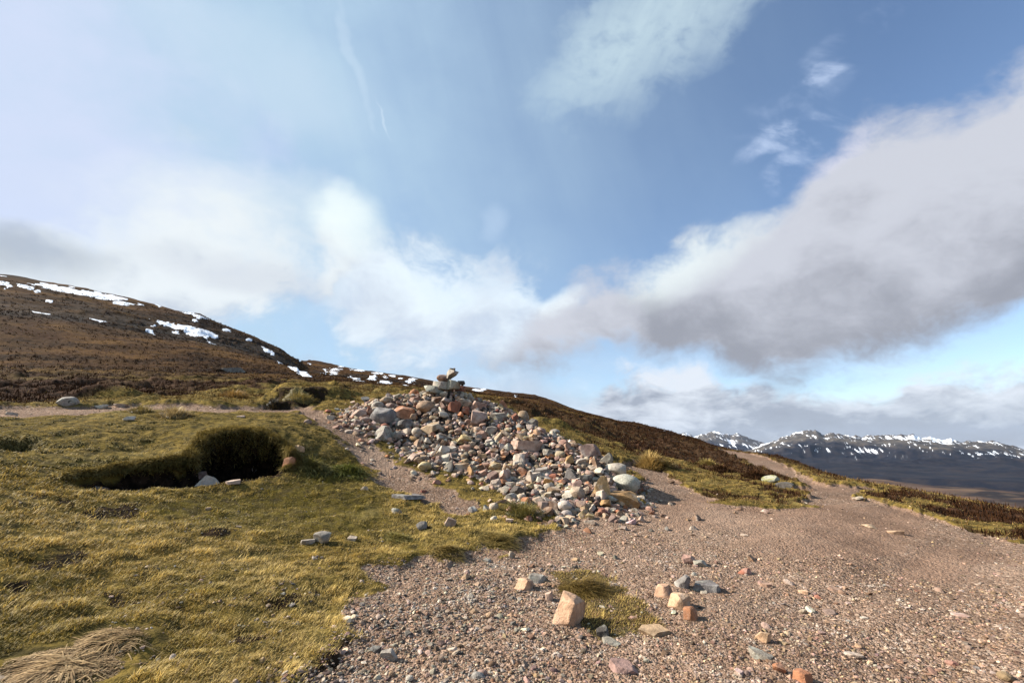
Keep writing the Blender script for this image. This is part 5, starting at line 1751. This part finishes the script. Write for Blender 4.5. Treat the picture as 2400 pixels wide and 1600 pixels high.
# ------------------------------------------------------------------ snow lying on the hill
m_snow, t_, b_ = new_mat('old_snow', 0.6, 0.3)
b_.inputs['Base Color'].default_value = (0.84, 0.86, 0.90, 1)
SNOW = [
    ([(80, 660), (129, 667), (181, 675), (226, 684), (265, 693), (300, 704), (268, 706), (226, 698), (194, 692), (162, 687), (120, 683), (104, 674)], 'longest snow band, running down the hillside under its crest'),
    ([(258, 707), (284, 705), (336, 716), (300, 716), (272, 713)], 'thin snow patch below the lower end of the longest band'),
    ([(-20, 656), (0, 659), (19, 663), (34, 673), (19, 675), (0, 670), (-20, 668)], 'snow patch at the far left end of the hillside'),
    ([(36, 664), (65, 669), (99, 678), (65, 680), (40, 673)], 'small snow patch between the far left one and the longest band'),
    ([(74, 720), (97, 726), (130, 737), (107, 737), (79, 729)], 'lone snow strip low on the left of the hillside'),
    ([(213, 734), (239, 737), (267, 749), (246, 750), (221, 742)], 'lone snow strip in the middle of the hillside'),
    ([(328, 764), (349, 768), (364, 783), (342, 778)], 'short snow patch left below the broad jagged one'),
    ([(350, 746), (375, 747), (404, 755), (436, 760), (478, 767), (513, 783), (485, 783), (452, 776), (414, 765), (378, 757)], 'broad jagged snow patch in the middle of the hillside'),
    ([(483, 782), (514, 798), (492, 793)], 'snow sliver under the right end of the broad jagged patch'),
    ([(418, 732), (452, 736), (491, 752), (463, 750), (433, 742)], 'snow strip just under the crest above the broad jagged patch'),
    ([(352, 711), (381, 715), (404, 724), (372, 722)], 'snow strip on the crest left of the dip in the skyline'),
    ([(648, 832), (663, 841), (665, 850), (652, 848)], 'snow patch in the crag at the right shoulder of the near hill'),
    ([(672, 866), (692, 868), (714, 877), (731, 889), (714, 889), (690, 877)], 'snow patch low on the slope where the near hill ends'),
    ([(609, 802), (620, 807), (641, 820), (622, 816)], 'thin snow streak high in the crag of the near hill'),
    ([(882, 899), (900, 888), (912, 896), (924, 905), (905, 907)], 'largest snow patch on the far hill left of the cairn'),
    ([(950, 893), (966, 888), (982, 891), (961, 896)], 'snow patch on the far hill just left of the cairn summit'),
    ([(826, 870), (845, 862), (860, 867), (845, 874)], 'snow patch near the crest of the far hill'),
    ([(783, 859), (807, 857), (812, 860), (797, 863)], 'snow strip at the left end of the far hill crest'),
    ([(861, 884), (880, 880), (884, 886), (868, 888)], 'small snow patch above the largest one on the far hill'),
    ([(866, 872), (897, 874), (900, 878), (880, 878)], 'narrow snow strip under the far hill crest'),
    ([(904, 911), (921, 907), (930, 919), (917, 916)], 'lowest snow patch on the far hill left of the cairn'),
    ([(1105, 911), (1138, 911), (1142, 915), (1120, 917)], 'snow strip on the far hill right of the cairn summit'),
]


def snow_sheet(name, polys, seed, lift):
    vs_, qs = [], []
    o = 0
    sel_j = np.where((RR > 60) & (RR < 470))[0]
    j0, j1 = sel_j[0], sel_j[-1]
    for poly in polys:
        pa, pt = pix_dirs(*np.array(poly, float).T)
        a_lo, a_hi = pa.min() - 0.01, pa.max() + 0.01
        ii = np.where((AZ[:1400] > a_lo) & (AZ[:1400] < a_hi))[0]
        if len(ii) < 2:
            continue
        i0, i1 = ii[0], ii[-1] + 1
        xs_, ys_, zs_ = X[i0:i1, j0:j1], Y[i0:i1, j0:j1], Z[i0:i1, j0:j1]
        # compare on the smooth slope, by heading and rise
        wa = list(zip(pa, pt))
        A_, L_ = np.arctan2(xs_, ys_), (smooth_z(xs_.ravel(), ys_.ravel()).reshape(xs_.shape) - EYE) / np.hypot(xs_, ys_)
        sd = poly_sd(A_, L_, wa) + fbm(xs_ / 3.5, ys_ / 5, 5, seed, 0.65) * 0.0056
        ins = sd > -0.0005
        q = np.arange(ins.size).reshape(ins.shape)
        m4 = ins[:-1, :-1] & ins[1:, :-1] & ins[1:, 1:] & ins[:-1, 1:]
        if len(polys) == 1:                  # one patch is one piece
            lab = np.zeros(m4.shape, int)
            best, nb_, cur = 0, 0, 0
            for st in zip(*np.where(m4)):
                if lab[st]:
                    continue
                cur += 1
                todo, cnt_ = [st], 0
                lab[st] = cur
                while todo:
                    a_, b2 = todo.pop()
                    cnt_ += 1
                    for u_, w_ in ((a_ + 1, b2), (a_ - 1, b2), (a_, b2 + 1), (a_, b2 - 1)):
                        if 0 <= u_ < m4.shape[0] and 0 <= w_ < m4.shape[1] and m4[u_, w_] and not lab[u_, w_]:
                            lab[u_, w_] = cur
                            todo.append((u_, w_))
                if cnt_ > nb_:
                    best, nb_ = cur, cnt_
            m4 = m4 & (lab == best)
        qq = np.stack([q[:-1, :-1], q[:-1, 1:], q[1:, 1:], q[1:, :-1]], -1)[m4]
        if not len(qq):
            continue
        zz = zs_ - 0.05 + lift * sstep(sd, -0.0005, 0.0012)
        used_, inv = np.unique(qq, return_inverse=True)
        vs_.append(np.stack([xs_, ys_, zz], -1).reshape(-1, 3)[used_])
        qs.append(inv.reshape(-1, 4) + o)
        o += len(used_)
    if not vs_:
        return None
    return make_mesh(name, np.vstack(vs_), [np.vstack(qs)], m_snow, None, True)


for i, (poly, label) in enumerate(SNOW):
    o = snow_sheet('snow_patch', [poly], 400 + i, 0.12)
    if o:
        tag(o, label, 'snow patch', 'snow patches on the hillside')
rng = np.random.default_rng(8)
bits = []
for k in range(56):
    if k < 26:
        px = rng.uniform(720, 1130)
        base = np.interp(px, cr[:, 0], cr[:, 1])
        py = base + rng.uniform(3, 30)
    elif k < 46:
        px = rng.uniform(0, 650)
        base = np.interp(px, cr[:, 0], cr[:, 1])
        py = base + abs(rng.normal()) * 26 + 5
    else:
        px = rng.uniform(1130, 1600)
        base = np.interp(px, cr[:, 0], cr[:, 1])
        py = base + rng.uniform(1, 14)
    w = rng.uniform(4, 13) * (0.6 if k >= 46 else 1)
    h = w * rng.uniform(0.08, 0.17)
    bits.append([(px - w, py - h), (px - w * 0.3, py - h * 1.6), (px + w * 0.5, py), (px + w, py + h * 1.6), (px, py + h * 1.5), (px - w * 0.6, py + h * 0.6)])
o = snow_sheet('snow', bits, 470, 0.15)
if o:
    tag(o, kind='stuff')

# ------------------------------------------------------------------ the air between here and the mountains
hv_ = np.array([(x, y, z) for x in (-9000, 11500) for y in (-6000, 11500) for z in (-330, 470)], float)
HF = [[0, 1, 3, 2], [4, 6, 7, 5], [0, 4, 5, 1], [2, 3, 7, 6], [0, 2, 6, 4], [1, 5, 7, 3]]
m_haze = bpy.data.materials.new('haze_air')
m_haze.use_nodes = True
ht = m_haze.node_tree
ht.nodes.clear()
ho = ht.nodes.new('ShaderNodeOutputMaterial')
hp = ht.nodes.new('ShaderNodeVolumePrincipled')
hp.inputs['Color'].default_value = (0.52, 0.68, 1.0, 1)
hp.inputs['Density'].default_value = HAZE_DENSITY
hp.inputs['Anisotropy'].default_value = 0.1
ht.links.new(hp.outputs[0], ho.inputs['Volume'])
haze = make_mesh('haze', hv_, [np.array(HF)], m_haze, None, False)
tag(haze, kind='stuff')
